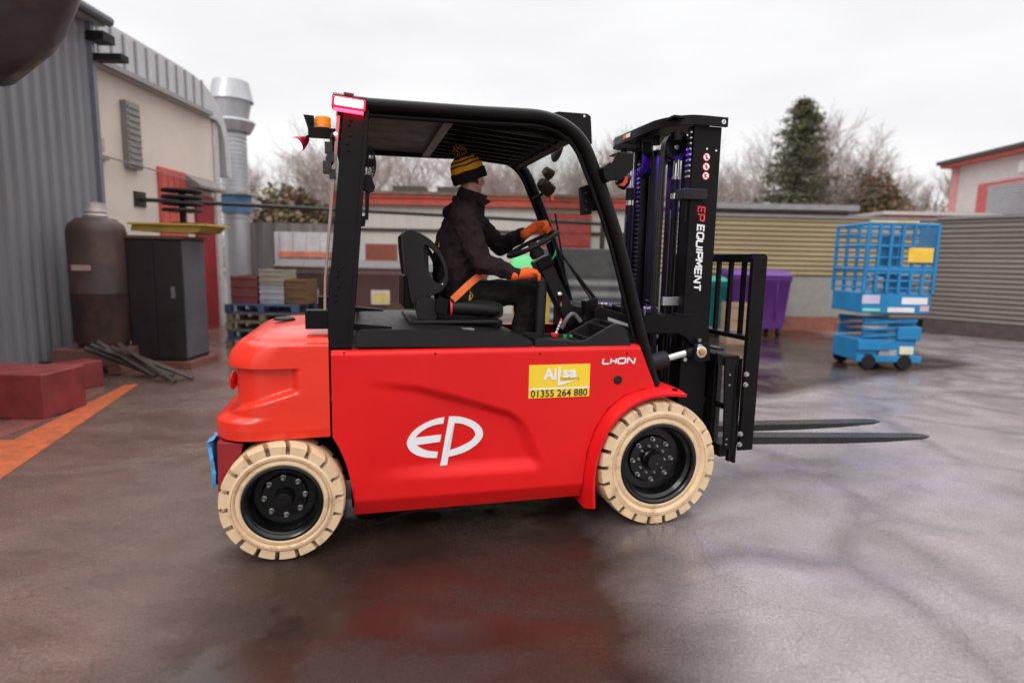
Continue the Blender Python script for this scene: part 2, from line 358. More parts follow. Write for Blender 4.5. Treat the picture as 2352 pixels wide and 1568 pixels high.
# ------------------------------------------------------------------ grey warehouse, far left
GRYC = mat('grey_cladding', (.215, .215, .235), .5, var=.10, vs=1.2, stretch=(1, 1, .25), bump=.1, col2=(.17, .155, .165))
XW = -6.05; YW = 8.85; HW = 4.75
gw = empty('warehouse', (XW-4, 4, 0), label='grey corrugated metal warehouse wall at the left edge of the yard', cat='building')
def W_(mb, name, m, par, **k): o = mb.build(name, m, None, **k); o.parent = par; o.matrix_parent_inverse = Matrix.Translation(par.location).inverted(); return o
mb = MB(); corr_v(mb, (XW, -2), (XW, YW), 0.12, HW, .19, .04); W_(mb, 'wall', GRYC, gw, ang=20)
mb = MB(); mb.box(XW-9, XW-.01, -2, YW-.02, 0, HW); W_(mb, 'wall', GRYC, gw)
mb = MB(); mb.prism([(XW+.18, HW-.05), (XW+.18, HW+.12), (XW-4.5, HW+1.5), (XW-9.2, HW+.12), (XW-9.2, HW-.05)], -2.2, YW+.15); W_(mb, 'roof', mat('pale_roof', (.45, .44, .45), .5, var=.1), gw)
mb = MB(); mb.box(XW+.045, XW+.10, YW-.06, YW+.01, 0.1, HW); W_(mb, 'corner_trim', mat('grey_trim', (.16, .17, .20), .4), gw)
mb = MB(); mb.tube([(XW+.24, -2, HW+.02), (XW+.24, YW+.15, HW+.02)], .07, 10); W_(mb, 'gutter', mat('dark_gutter', (.10, .10, .11), .4), gw)
mb = MB(); mb.box(XW+.06, XW+.3, YW-.1, YW+.15, HW-.30, HW-.18); mb.box(XW+.1, XW+.5, YW-.05, YW+.12, HW-.55, HW-.46); W_(mb, 'eaves_bracket', RUB, gw)
# dark extractor hood hanging at top left
hc = AY(5, -18, 5.2); mb = MB()
ax = (AY(165, 20, 5.2)-AY(20, 90, 5.2)).normalized(); ax = Vector((.75, -.1, .45)).normalized()
mb.lathe([(.0, -.75), (.38, -.75), (.50, -.55), (.50, -.1), (.46, .1), (.36, .38), (.30, .52), (.26, .60), (.0, .60)], hc, ax, 40, m=mat('hood_dark', (.055, .045, .05), .38, var=.3, vs=3))
mb.tube([hc-Vector((.2, 0, -.2)), hc+Vector((-.8, 0, .7)), Vector((XW+.0, hc.y, hc.z+1.2))], .16, 16, m=BLK); mb.box(XW+.01, XW+.09, hc.y-.25, hc.y+.25, hc.z+.9, hc.z+1.5, m=BLK)
o = mb.build('extractor_hood', None, None); tag(o, 'big dark round extractor hood high up at the top left corner', 'extractor hood')
# red steel blocks and kerb
RB = mat('red_oxide_block', (.20, .026, .026), .5, var=.25, vs=4, bump=.3, bs=40)
g0, g1 = G(60, 966), G(104, 964)
mb = MB(); mb.box(g1.x-1.3, g1.x, g1.y, g1.y+.55, 0, .42); o = mb.build('red_block', RB, None, bevel=.015); tag(o, 'dark red solid block nearest the camera, beside the orange painted line', 'block', 'red blocks along the warehouse wall')
mb = MB(); P0, P1 = G(80, 915), G(240, 885); dv = (P1-P0).normalized(); nv = Vector((-dv.y, dv.x, 0))
mb.obox((P0+P1)/2+nv*.14+Vector((0, 0, .15)), ((P1-P0).length/2, .14, .15), [dv, nv, Vector((0, 0, 1))]); o = mb.build('red_kerb', RB, None, bevel=.012); tag(o, 'long low red kerb beam lying at the foot of the grey wall', 'kerb beam', 'red blocks along the warehouse wall')
# ------------------------------------------------------------------ cream building behind
CRM = mat('cream_render', (.64, .54, .47), .8, var=.08, vs=.9, bump=.2, bs=30)
XB = -6.35; cb_ = empty('workshop_building', (XB-3, 11, 0), label='cream workshop building with red doors and curved white roof edge', cat='building')
mb = MB(); mb.box(XB-5, XB, YW+.05, 12.9, 0, 4.29); W_(mb, 'wall', CRM, cb_)
mb = MB(); mb.box(XB-5, XB+.03, 12.905, 13.12, 0, 4.25); W_(mb, 'end_pilaster', mat('pale_pilaster', (.50, .47, .45), .7), cb_)
ro = b2([(YW+.05, 4.98), (10.5, 4.98), (12.0, 4.95), (12.7, 4.80), (13.2, 4.45), (13.45, 3.9), (13.52, 3.2)], 4)
ri_ = [(13.30, 3.2), (13.25, 3.9), (13.13, 4.2), (12.95, 4.295), (YW+.05, 4.295)]
mb = MB(); mb.prism(ro+ri_, XB-5, XB+.10, 'x'); W_(mb, 'roof', mat('white_roof', (.50, .485, .50), .5, var=.08), cb_)
mb = MB(); [mb.box(XB+.10, XB+.125, YW+.2+i*.3, YW+.24+i*.3, 4.32, 4.93) for i in range(12)]; mb.box(XB+.10, XB+.20, YW+.05, 12.6, 4.30, 4.38); W_(mb, 'gutter', mat('grey_gutter', (.28, .26, .26), .5), cb_)
mb = MB(); mb.box(XB, XB+.10, 9.95, 10.3, 2.9, 3.95); [mb.box(XB+.10, XB+.12, 9.97, 10.28, 2.95+i*.1, 2.99+i*.1) for i in range(10)]; W_(mb, 'louvre_vent', mat('taupe_louvre', (.24, .22, .21), .6), cb_)
RDo = mat('red_door_paint', (.55, .09, .07), .45, var=.12, vs=2); DRD = mat('deep_red_door', (.28, .01, .02), .4, var=.2, vs=2)
mb = MB(); mb.box(XB, XB+.05, 10.85, 11.7, .0, 3.05); [mb.box(XB+.05, XB+.06, 10.9+i*.2, 10.92+i*.2, .1, 3.0) for i in range(4)]; W_(mb, 'door', RDo, cb_, label='faded orange red panel door')
mb = MB(); mb.box(XB, XB+.06, 12.05, 12.75, .0, 2.7); W_(mb, 'door', DRD, cb_, label='deep red door')
mb = MB(); mb.prism([(XB, 3.05), (XB+.3, 2.85), (XB+.3, 2.8), (XB, 2.8)], 11.75, 12.8, 'y'); W_(mb, 'door_canopy', mat('grey_canopy', (.22, .19, .18), .6), cb_)
mb = MB(); mb.box(XB, XB+.05, 9.15, 9.45, 3.05, 3.25); mb.box(XB, XB+.08, 9.15, 9.5, 2.93, 2.97); W_(mb, 'wall_plaque', mat('tan_plaque', (.45, .33, .24), .7), cb_)
mb = MB(); mb.tube([(XB+.12, 9.0, 2.98), (XB+.12, 12.7, 2.9)], .012, 6); mb.tube([(XB+.1, 9.1, 0), (XB+.1, 9.1, 4.6)], .05, 8); W_(mb, 'pipework', mat('grey_pipe', (.25, .22, .2), .5), cb_)
# ------------------------------------------------------------------ steel flue
fb = AY(545, 480, 15); fx = -6.87
SPI = mat('galvanised_flue', (.42, .42, .44), .42, metal=.6, var=.12, vs=3, stretch=(1, 1, .4))
fl = empty('steel_flue', (fx, 15, 0), label='tall round galvanised flue with flared cowl beside the cream building', cat='flue')
mb = MB(); pr = [(.30, 0)]; 
for i in range(22): z = 2.4+i*.10; pr += [(.30, z), (.312, z+.012), (.30, z+.024)]
pr += [(.30, 4.7)]
mb.lathe(pr, (0, 0, 0), (0, 0, 1), 32); mb.build('flue_pipe', SPI, fl)
mb = MB(); mb.lathe([(.40, 4.45), (.52, 4.68), (.50, 4.72), (.36, 4.75), (.44, 5.15), (.50, 5.17), (.49, 5.2), (.40, 5.62), (.37, 5.62), (.35, 5.3), (.3, 4.9), (.3, 4.5), (.40, 4.45)], (0, 0, 0), (0, 0, 1), 36); mb.build('cowl', SPI, fl)
mb = MB(); mb.lathe([(.34, 2.55), (.36, 2.55), (.36, 2.95), (.34, 2.95)], (0, 0, 0), (0, 0, 1), 32, m=mat('blue_band', (.07, .17, .33), .5)); mb.box(-.45, .45, -.4, .4, 2.96, 3.03, m=ALU); mb.build('flue_collar', None, fl)
# ------------------------------------------------------------------ mid buildings
rbd = empty('workshop_shed', (0, 18, 0), label='long low cream shed with red fascia behind the forklift cab', cat='building')
mb = MB(); x0, x1 = -4.9, 4.55
mb.box(x0, x1, 17.05, 24, 0, 3.02, m=None); W_(mb, 'wall', mat('cream_cladding', (.50, .465, .42), .7, var=.07, vs=2, stretch=(3, 1, .1)), rbd)
mb = MB(); mb.box(x0-.15, x1, 16.9, 17.05, 2.98, 3.16); mb.box(x0-.15, x1, 16.86, 17.05, 3.165, 3.25); W_(mb, 'fascia', mat('red_fascia', (.42, .06, .035), .5, var=.2), rbd)
mb = MB(); mb.box(x0-.15, x1, 16.82, 24.2, 3.255, 3.34); W_(mb, 'roof', mat('brown_roof', (.22, .12, .06), .7, var=.3, col2=(.09, .075, .06)), rbd)
mb = MB(); mb.box(x0, x1, 17.0, 17.05, 2.26, 2.34); W_(mb, 'wall_rail', INK, rbd)
mb = MB(); mb.box(.75, 2.15, 16.98, 17.04, 0, 2.85); [mb.box(.75, 2.15, 16.96, 16.98, .2+.35*i, .23+.35*i) for i in range(8)]; W_(mb, 'door', mat('red_shutter', (.38, .055, .045), .5, var=.2), rbd)
mb = MB(); mb.box(-4.4, -3.3, 17.0, 17.04, .9, 1.9); W_(mb, 'door', mat('brown_hatch', (.22, .055, .035), .6), rbd, label='brown red hatch')
for xx in (-3.6, -2.3):
    mb = MB(); mb.box(xx, xx+.95, 18, 18.8, 3.3, 3.62); [mb.box(xx+.05+i*.12, xx+.08+i*.12, 17.97, 18.0, 3.34, 3.58) for i in range(7)]; W_(mb, 'air_unit', mat('dark_unit', (.06, .055, .05), .6), rbd)
mb = MB(); corr_v(mb, (-7.4, 15.6), (-4.3, 15.6), 0, 2.35, .35, .03); mb.box(-7.4, -4.3, 15.62, 15.7, 0, 2.35)
o = mb.build('board_fence', mat('grey_boards', (.24, .215, .21), .75, var=.3, vs=2.5, stretch=(3, 1, .2), col2=(.13, .115, .11)), None); tag(o, 'weathered grey vertical board fence below the steel flue', 'fence')
# overhead black pipe from workshop wall to a post
mb = MB(); mb.tube([(XB+.02, 10.3, 2.42), (-2, 11.4, 2.36), (1.75, 12, 2.27)], .035, 10); mb.tube([(1.75, 12, 0), (1.75, 12, 2.33)], .05, 10); mb.box(XB+.0, XB+.03, 10.15, 10.45, 2.3, 2.55)
o = mb.build('barrier_pipe', mat('black_pipe', (.012, .011, .012), .5), None); tag(o, 'long thin black pipe strung across the yard at head height', 'pipe')
# ------------------------------------------------------------------ THE FORKLIFT (local frame: u forward, v away from the camera side, z up)
FL = empty('forklift_truck', FO, PHI, label='red electric counterbalance forklift with tan tyres, black mast and overhead guard', cat='forklift')
VC = .70; U3 = Vector((1, 0, 0)); V3 = Vector((0, 1, 0)); Z3 = Vector((0, 0, 1))
VP = .08
# --- side panels
zt = T(1100, 800, VP).z; zb = T(1060, 1168, VP).z
arcR = [(a.x, a.z) for a in (T(x, y, VP) for x, y in ((765, 1005), (780, 1030), (794, 1062), (805, 1100), (812, 1145), (815, 1190)))]
arcF = [(a.x, a.z) for a in (T(x, y, VP) for x, y in ((1337, 1150), (1339, 1100), (1347, 1040), (1366, 985), (1395, 938), (1432, 908), (1475, 893), (1508, 889)))]
arcR2 = sorted(arcR, key=lambda q: q[0]); arcF2 = sorted(arcF, key=lambda q: q[0])
uL = arcR[0][0]-.002; uR = arcF2[-1][0]; ut0 = T(1472, 799, VP).x
def ptop(u): return zt if u < ut0 else zt+(arcF2[-1][1]-zt)*(u-ut0)/(uR-ut0)
def pbot(u):
    if u < arcR2[-1][0]: return lerpf(arcR2, u)
    if u > arcF2[0][0]: return lerpf(arcF2, u)
    return zb
crease = sorted([(q.x, q.z) for q in (T(x, y, VP) for x, y in ((780, 862), (835, 869), (960, 884), (1080, 916), (1170, 942), (1215, 968)))])
rightb = sorted([(q.z, q.x) for q in (T(x, y, VP) for x, y in ((1150, 925), (1196, 950), (1222, 1000), (1245, 1060), (1250, 1120)))])
zrb = T(1200, 1086, VP).z; ua, ub = T(830, 900, VP).x, T(1080, 900, VP).x
zch = T(1060, 1133, VP).z
def psurf(u, z):
    a = ss((lerpf(crease, u)-z)/.05); b = ss((lerpf(rightb, z)-u)/.085+.1); c = ss((z-zrb)/.09)
    d = .036*a*b*c*ss((u-ua)/(ub-ua)+.05)
    e = .045*max(0, (zch-z)/(zch-zb)) if z < zch else 0          # lower chamfer tucks in
    r = .022*ss((z-(ptop(u)-.028))/.028)**2                       # rolled top edge
    return d+e+r
def panel(sign):
    mb = MB(); nu, nz = 210, 96; us = sorted([uL+(uR-uL)*i/nu for i in range(nu+1)]+[q[0] for q in arcR2+arcF2+[(ut0, 0)]])
    rows = []; back = []
    for u in us:
        zlo, zhi = pbot(u), ptop(u); r = []; bk = []
        for j in range(nz+1):
            z = zlo+(zhi-zlo)*j/nz; d = psurf(u, z); v = VP+d if sign > 0 else 2*VC-VP-d
            vb = VP+.085 if sign > 0 else 2*VC-VP-.085
            r.append((u, v, z)); bk.append((u, vb, z))
        rows.append(r); back.append(bk)
    mb.grid(rows); n = nz+1
    ed = [rows[0], back[0]]; mb.grid(ed); mb.grid([rows[-1], back[-1]])
    mb.grid([[r[-1] for r in rows], [r[-1] for r in back]]); mb.grid([[r[0] for r in rows], [r[0] for r in back]])
    return mb.build('side_panel', RED, FL, ang=50)
pn = panel(1); panel(-1)
# black plug on panel
pc = T(1419, 872, VP)
MB().lathe([(0, -.006), (.022, -.006), (.026, -.003), (.027, .0)], (pc.x, VP-.001, pc.z), (0, 1, 0), 24).build('rubber_plug', RUB, pn)
# --- EP emblem
def q9(x, y):
    p = T((1000+x/9.8)/1.0884, (1020+y/9.8)/1.0884, VP+.02); return (p.x, p.z)
E_ = b2([(1095,230),(900,265),(700,330),(520,420),(360,530),(240,660),(172,800),(175,910),(230,1010),(330,1100),(480,1170),(650,1210),(905,1228)],4)+[(935,1075)]+b2([(925,1074),(750,1060),(620,1025),(500,970),(400,900)],4)+[(985,830),(1018,655),(380,720)]+b2([(385,712),(440,640),(560,545),(700,470),(870,415),(1065,385)],4)
P_ = [(1210,215)]+b2([(1215,215),(1400,215),(1600,250),(1800,325),(1950,430),(2030,550),(2040,680),(1980,800),(1850,930),(1670,1050),(1450,1140),(1192,1203)],4)+[(1160,1395),(985,1415)]
Ph = b2([(1350,375),(1500,390),(1680,450),(1800,530),(1855,640),(1830,720),(1740,820),(1600,900),(1430,980),(1227,1045)],4)
mb = MB()
for loops in ([[q9(*p) for p in E_]], [[q9(*p) for p in P_], [q9(*p) for p in Ph]]):
    flat = [q for L in loops for q in L]; tri = tessellate_polygon([[Vector((q[0], q[1], 0)) for q in L] for L in loops])
    n = len(flat); vs = [(u, VP+psurf(u, z)-.0045, z) for u, z in flat]+[(u, VP+psurf(u, z)+.002, z) for u, z in flat]
    fs = [tuple(t) for t in tri]; o = 0
    for L in loops:
        k = len(L)
        for i in range(k): j = (i+1) % k; fs.append((o+i, o+j, o+j+n, o+i+n))
        o += k
    mb.add(vs, fs)
mb.build('maker_emblem', WHT, FL, recalc=False)
# --- LI-ION lettering drawn as strokes
def stroke(mb, pts, w, v, h=.0015):
    P = [Vector((p[0], p[1])) for p in pts]; k = len(P); L = []; R = []
    for i in range(k):
        a = (P[i]-P[i-1]).normalized() if i > 0 else None; b = (P[i+1]-P[i]).normalized() if i < k-1 else None
        if a is None: d = b; f = 1
        elif b is None: d = a; f = 1
        else: d = (a+b).normalized(); f = 1/max(.5, d.dot(a))
        nrm = Vector((-d.y, d.x))*w*.5*f; L.append(P[i]+nrm); R.append(P[i]-nrm)
    for i in range(k-1):
        q = [L[i], L[i+1], R[i+1], R[i]]
        mb.add([(a.x, v-h, a.y) for a in q]+[(a.x, v, a.y) for a in q], [(0, 1, 2, 3), (0, 1, 5, 4), (3, 2, 6, 7), (0, 3, 7, 4), (1, 2, 6, 5)])
def boxtext(mb, glyphs, o, sx, sz, w, v):      # glyph strokes in unit cells
    for off, strokes in glyphs:
        for s_ in strokes: stroke(mb, [(o[0]+(off+x+.12*y)*sx, o[1]+y*sz) for x, y in s_], w, v)
l0 = T(1384, 835, VP-.001); l1 = T(1460, 822, VP-.001); sw = (l1.x-l0.x)/5.1; sz = .030
mb = MB()
boxtext(mb, [(0, [[(0, 1), (0, .12), (.15, 0), (.95, 0)]]), (1.2, [[(0, 0), (0, 1)]]), (1.35, [[(0.05, .5), (.45, .5)]]), (2.0, [[(0, 0), (0, 1)]]),
 (2.35, [[(.15, 0), (.95, 0), (1.1, .15), (1.1, .85), (.95, 1), (.15, 1), (0, .85), (0, .15), (.15, 0)]]), (3.8, [[(0, 0), (0, 1), (.15, 1), (.95, 0), (1.1, 0), (1.1, 1)]])], (l0.x, l0.z-.001), sw, sz, .0085, VP-.0005)
mb.build('battery_lettering', WHT, FL)
# --- yellow dealer sign
s0, s1, s2, s3 = (T(x, y, VP) for x, y in ((1217, 837), (1355, 836), (1353, 910), (1212, 914)))
su0, su1, sz0, sz1 = (s0.x+s3.x)/2, (s1.x+s2.x)/2, (s2.z+s3.z)/2, (s0.z+s1.z)/2
sg = MB().box(su0, su1, VP-.003, VP+.003, sz0, sz1).build('dealer_sign', YEL, FL)
sgw, sgh = su1-su0, sz1-sz0; sv_ = VP-.0035
def SG(a, b): return (su0+sgw*a, sz0+sgh*b)
mb = MB(); mb.box(su0, su1, VP-.0042, VP-.0025, sz0+sgh*.255, sz0+sgh*.30); mb.build('sign_stripe', WHT, sg)
textmesh('sign_lettering', 'Ai', .086, WHT, sg, (su0+sgw*.345, sv_-.0012, sz0+sgh*.70), U3, Z3, bold=.0028, sx=1.0, extrude=.0008)
textmesh('sign_lettering', 'sa', .084, WHT, sg, (su0+sgw*.66, sv_-.0012, sz0+sgh*.745), U3, Z3, bold=.0028, sx=1.2, extrude=.0008)
mb = MB(); mb.prism([SG(.47, .93), SG(.512, .93), SG(.505, .47), SG(.79, .515), SG(.47, .355)], sv_-.002, sv_-.0004); mb.build('sign_emblem', WHT, sg)
textmesh('sign_lettering', 'FORKLIFTS', .021, mat('sign_brown', (.35, .2, .04), .5), sg, (su0+sgw*.665, sv_-.001, sz0+sgh*.555), U3, Z3, sx=1.0, extrude=.0006, space=1.15)
textmesh('sign_number', '01355 264 880', .056, INK, sg, (su0+sgw*.5, sv_-.0012, sz0+sgh*.125), U3, Z3, bold=.0006, sx=1.0, extrude=.0008)
# --- front fender flange (near) and mirrored
fp = [T(x, y, VP) for x, y in ((1340, 1165), (1341, 1100), (1349, 1045), (1368, 988), (1397, 941), (1434, 910), (1475, 895), (1515, 888), (1550, 889))]
fe = [T(x, y, 0.0) for x, y in ((1362, 1168), (1362, 1105), (1370, 1052), (1388, 1003), (1412, 965), (1448, 932), (1490, 912), (1535, 905), (1578, 906))]
fpc = bez([(p.x, p.z) for p in fp], 6); fec = bez([(p.x, p.z) for p in fe], 6)
for sgn in (1, -1):
    mb = MB(); vv = lambda v: v if sgn > 0 else 2*VC-v
    top = []; k = len(fpc)
    for i in range(k):
        a, b = fpc[i], fec[i]; row = []
        for j in range(7):
            t = j/6; v = .30-.22*0 if False else VP*(1-t)
            row.append((a[0]+(b[0]-a[0])*t, vv(v), a[1]+(b[1]-a[1])*(t**1.3)))
        top.append([(a[0], vv(.30), a[1]-.0), *row])
    mb.grid(top)
    # lip thickness under the outer edge
    d = []
    for i in range(k):
        b = fec[i]; c_ = fec[min(i+1, k-1)]-fec[max(i-1, 0)]; c_.normalize(); nr = Vector((c_[1], -c_[0]))
        d.append(((b[0], vv(0), b[1]), (b[0]+nr[0]*.015, vv(.002), b[1]+nr[1]*.015), (b[0]+nr[0]*.015, vv(.30), b[1]+nr[1]*.015)))
    mb.grid([[q[0] for q in d], [q[1] for q in d], [q[2] for q in d]])
    mb.grid([[(top[-1][i]) for i in range(8)], [(fec[-1][0], q[1], fec[-1][1]-.013) for q in top[-1]]])
    fd = mb.build('fender', RED, FL, ang=50)
    if sgn > 0:
        hp = T(1552, 896, .03); MB().lathe([(0, .002), (.02, .002), (.02, 0)], (hp.x, .045, hp.z+.002), (0, 0, 1), 16).build('fender_slot', BLK, fd)
# --- chassis under the skin
mb = MB(); mb.box(.34, 1.30, .165, 2*VC-.165, .22, 1.05); mb.box(1.30, 2.12, .165, 2*VC-.165, .22, .62); mb.box(-.28, .34, .42, .98, .25, .60); mb.box(1.64, 2.30, .34, 2*VC-.34, .18, .78)
mb.box(.34, 2.1, .20, 2*VC-.20, .17, .22)
mb.build('chassis', BLK, FL, bevel=.01)
MB().box(2.02, 2.10, .17, 2*VC-.17, .62, 1.05).build('bulkhead', BLK, FL, bevel=.01)
# rear skirt / steering axle cheeks
sk = TP([(500, 1012), (560, 1016), (555, 1040), (530, 1075), (514, 1120), (508, 1175), (503, 1130)], .16)
mb = MB(); mb.prism(sk, .14, .24); mb.prism(sk, 2*VC-.24, 2*VC-.14); mb.box(sk[0][0]-.0, sk[0][0]+.03, .16, 2*VC-.16, .33, .56)
mb.build('rear_skirt', DRED, FL, bevel=.006)
MB().tube([(0, .22, .31), (0, 2*VC-.22, .31)], .06, 16).build('rear_axle', BLK, FL)
MB().tube([(2.09, .25, .38), (2.09, 2*VC-.25, .38)], .10, 20).build('front_axle', BLK, FL)
# --- counterweight
uF = T(757, 803, VP).x-.006
zcb = T(757, 1003, VP).z; zcb2 = T(545, 1017, VP).z
zcr = T(620, 848, VP).z; zsh = T(650, 797, VP).z; ZT = 1.15
rearL = T(498, 960, .30).x; rearC = T(523, 812, .30).x; rearW = T(527, 890, .30).x
zledR = T(508, 948, .3).z
led = sorted([(q.x, q.z) for q in (T(x, y, VP) for x, y in ((530, 955), (592, 935), (672, 909)))])
upk = T(690, 880, VP).x
def cw_base(z):            # rear u, side inset
    t = ss((z-(zledR-.014))/.034)
    ru = rearL+(rearC-rearL)*t
    si = 0.
    if z > zsh: t2 = min(1, (z-zsh)/(ZT-zsh)); si = .026*ss((z-zsh)/.024)+.085*(1-sqrt(max(0, 1-t2**3.2)))
    k2 = max(0, (z-ZT+.17)/.17); ru += .20*(1-sqrt(max(0, 1-min(1, k2)**2.0)))
    if z < zcb2+.05: si += .006*(1-(z-zcb)/(zcb2+.05-zcb)) if z > zcb else .006
    return ru, si
def cw_point(s, z):        # s in 0..1 along plan: near side front -> rear corner -> rear -> far
    ru, si = cw_base(z); v0 = VP+si; v1 = 2*VC-v0; rc = .235 if z < zcr else .235+.03*ss((z-zcr)/.2)
    L1 = uF-(ru+rc); La = rc*pi/2; L2 = (v1-v0)-2*rc; tot = 2*L1+2*La+L2; d = s*tot
    if d <= L1: p = Vector((uF-d, v0)); n = Vector((0, 1))
    elif d <= L1+La: a = (d-L1)/rc; p = Vector((ru+rc-rc*sin(a), v0+rc-rc*cos(a))); n = Vector((sin(a), cos(a)))
    elif d <= L1+La+L2: p = Vector((ru, v0+rc+(d-L1-La))); n = Vector((1, 0))
    elif d <= L1+2*La+L2: a = (d-L1-La-L2)/rc; p = Vector((ru+rc-rc*cos(a), v1-rc+rc*sin(a))); n = Vector((cos(a), -sin(a)))
    else: p = Vector((uF-(tot-d), v1)); n = Vector((0, -1))
    zl = lerpf([(rearL, zledR-.02)]+led, p.x)
    k = ss((z-zl)/.034)*ss((zcr-z)/.010)*ss((upk-p.x)/.05)
    k2 = .042*k
    # shoulder groove above the highlight line
    k2 += .010*ss((z-zsh)/.02)*ss((zsh+.075-z)/.05)*ss((uF+.02-p.x)/.3)*0
    p = p+n*k2
    return p
mb = MB(); zs = sorted(set([zcb+(ZT-zcb)*(1-cos(pi*i/90))/2 for i in range(91)]+[zcr+i*.002 for i in range(-6, 5)]+[zcb+(ZT-zcb)*i/80 for i in range(81)])); S = 190
rows = []
for z in zs:
    r = []
    for i in range(S+1):
        p = cw_point(i/S, z); zz = z
        if z == zs[0]: zz = zcb2+(zcb-zcb2)*ss((p.x-rearL-.1)/(uF-rearL-.1))
        r.append((p.x, p.y, zz))
    rows.append(r)
mb.grid(rows)
mb.grid([rows[0], [(uF-.02 if abs(q[1]-VC) > .5 else q[0]+.2, VC+(q[1]-VC)*.6, q[2]) for q in rows[0]]])
tp = rows[-1]; cz = ZT+.012
mb.grid([tp, [((q[0]-uF)*.75+uF, VC+(q[1]-VC)*.85, cz) for q in tp], [((q[0]-uF)*.3+uF, VC+(q[1]-VC)*.4, cz+.006) for q in tp], [(uF, VC, cz+.006) for q in tp]])
mb.grid([[r[0] for r in rows], [(uF, VC, r[0][2]) for r in rows], [r[-1] for r in rows]])
cw = mb.build('counterweight', CWR, FL, ang=60)
mb = MB(); c = T(655, 736, .75); mb.lathe([(0, .012), (.05, .012), (.06, .006), (.062, -.004)], (c.x, .72, ZT+.018), (0, 0, 1), 24); mb.build('lifting_cap', PLA, cw)
for sgn in (1, -1):        # rear lamps in the waist
    MB().ell((rearW+.012, VC-sgn*.33, (zcr+zledR)/2+.03), (.02, .10, .05), 16).build('tail_lamp', REDR if sgn < 0 else mat('lamp_red', (.6, .02, .02), .2, coat=.5), cw)
# --- wheels
def wheel(c, R, W, ri, lugs, nuts, inner, name='wheel', side=-1, rot=0.):
    c = Vector(c); ax = Vector((0, side, 0)); root = MB()
    # rim: heights measured along ax, outer face = 0
    root.lathe([(ri+.006, -.012), (ri+.008, .002), (ri-.004, .006), (ri-.014, .0), (ri-.02, -.012), (ri*.93, -.03), (ri*.86, -.045), (ri*.83, -.10), (ri*.79, -.112), (ri*.62, -.115), (ri*.58, -.10), (ri*.30, -.098), (.0, -.098)], c, ax, 64)
    rim = root.build(name, RIM, FL, ang=40)
    Rb = R-.038; ty = MB()
    prof = [(ri, -.02), (ri+.004, -.003), (ri+.016, .004), (ri+.030, .001), (ri+.036, -.006), (ri+.046, .002), (ri+(Rb-ri)*.55, .008), (ri+(Rb-ri)*.62, .009), (ri+(Rb-ri)*.635, .004), (ri+(Rb-ri)*.67, .004), (ri+(Rb-ri)*.69, .009), (Rb-.012, .004), (Rb, -.010), (Rb, -W+.010), (Rb-.012, -W-.004), (ri+.02, -W-.004), (ri, -W+.02)]
    ty.lathe(prof[:12], c, ax, 96, m=TAN); ty.lathe(prof[11:15], c, ax, 96, m=TAND); ty.lathe(prof[14:]+prof[:1], c, ax, 96, m=TAN)
    e1, e2 = Vector((0, 0, 1)), ax.cross(Vector((0, 0, 1)))
    for k in range(lugs):
        for sd_ in (0, 1):
            a0 = 2*pi*(k+(.5 if sd_ else 0))/lugs+rot; wa = 2*pi/lugs*.385
            h0, h1 = (.004, -W*.56) if sd_ == 0 else (-W-.002, -W*.44)
            tw = 2*pi/lugs*.28*(1 if sd_ == 0 else -1)
            vs = []; nseg = 4
            for (h, tt) in ((h0, 0), (h0+(h1-h0)*.25, .2), (h1, 1)):
                for rr in (Rb-.012 if h != h0 else Rb-.022, R if h != h0 else R-.009):
                    for q in range(nseg+1):
                        a = a0-wa+2*wa*q/nseg+tw*tt*(1 if sd_ == 0 else -1); vs.append(c+ax*h+e1*(rr*cos(a))+e2*(rr*sin(a)))
            m_ = nseg+1; fs = []
            for lv in (0, 1):
                o = lv*2*m_; o2 = o+2*m_
                for q in range(nseg): fs.append((o+m_+q, o+m_+q+1, o2+m_+q+1, o2+m_+q)); fs.append((o+q, o+q+1, o2+q+1, o2+q))
                fs.append((o, o+m_, o2+m_, o2)); fs.append((o+m_-1, o+2*m_-1, o2+2*m_-1, o2+m_-1))
            for o in (0, 4*m_):
                for q in range(nseg): fs.append((o+q, o+q+1, o+m_+q+1, o+m_+q))
            ty.add(vs, fs, TAN)
    ty.build('tyre', None, rim, ang=32)
    hub = MB(); hr = ri*.235
    hub.lathe([(hr*1.15, -.099), (hr*1.12, -.085), (hr, -.078), (hr, -.045), (hr*.9, -.036), (hr*.25, -.034), (hr*.2, -.037), (0, -.037)], c, ax, 32); hub.build('hub_cap', RIM, rim)
    bolt = None
    def put(rad, a, r, h):
        nonlocal bolt
        p = c+e1*(rad*cos(a))+e2*(rad*sin(a))
        b_ = MB(); b_.lathe([(r*1.25, -.0), (r*1.25, .003), (r, .004), (r, h), (r*.8, h+.003), (0, h+.003)], (0, 0, 0), ax, 6, m=STL)
        b_.build('wheel_nut', None, rim, loc=p+ax*(-.098))
    for k in range(nuts): put(ri*.53, 2*pi*k/nuts+rot, .0115, .020)
    for k in range(inner): put(ri*.36, 2*pi*(k+.4)/inner+rot, .007, .010)
    return rim
wheel((2.092, .002, .372), .372, .27, .236, 22, 8, 10, side=-1)
w2 = wheel((.006, .015, .306), .306, .21, .190, 18, 8, 0, side=-1, rot=.05)
wheel((2.092, 2*VC, .372), .372, .27, .236, 22, 8, 10, side=1)
wheel((.006, 2*VC-.015, .306), .306, .21, .190, 18, 8, 0, side=1)
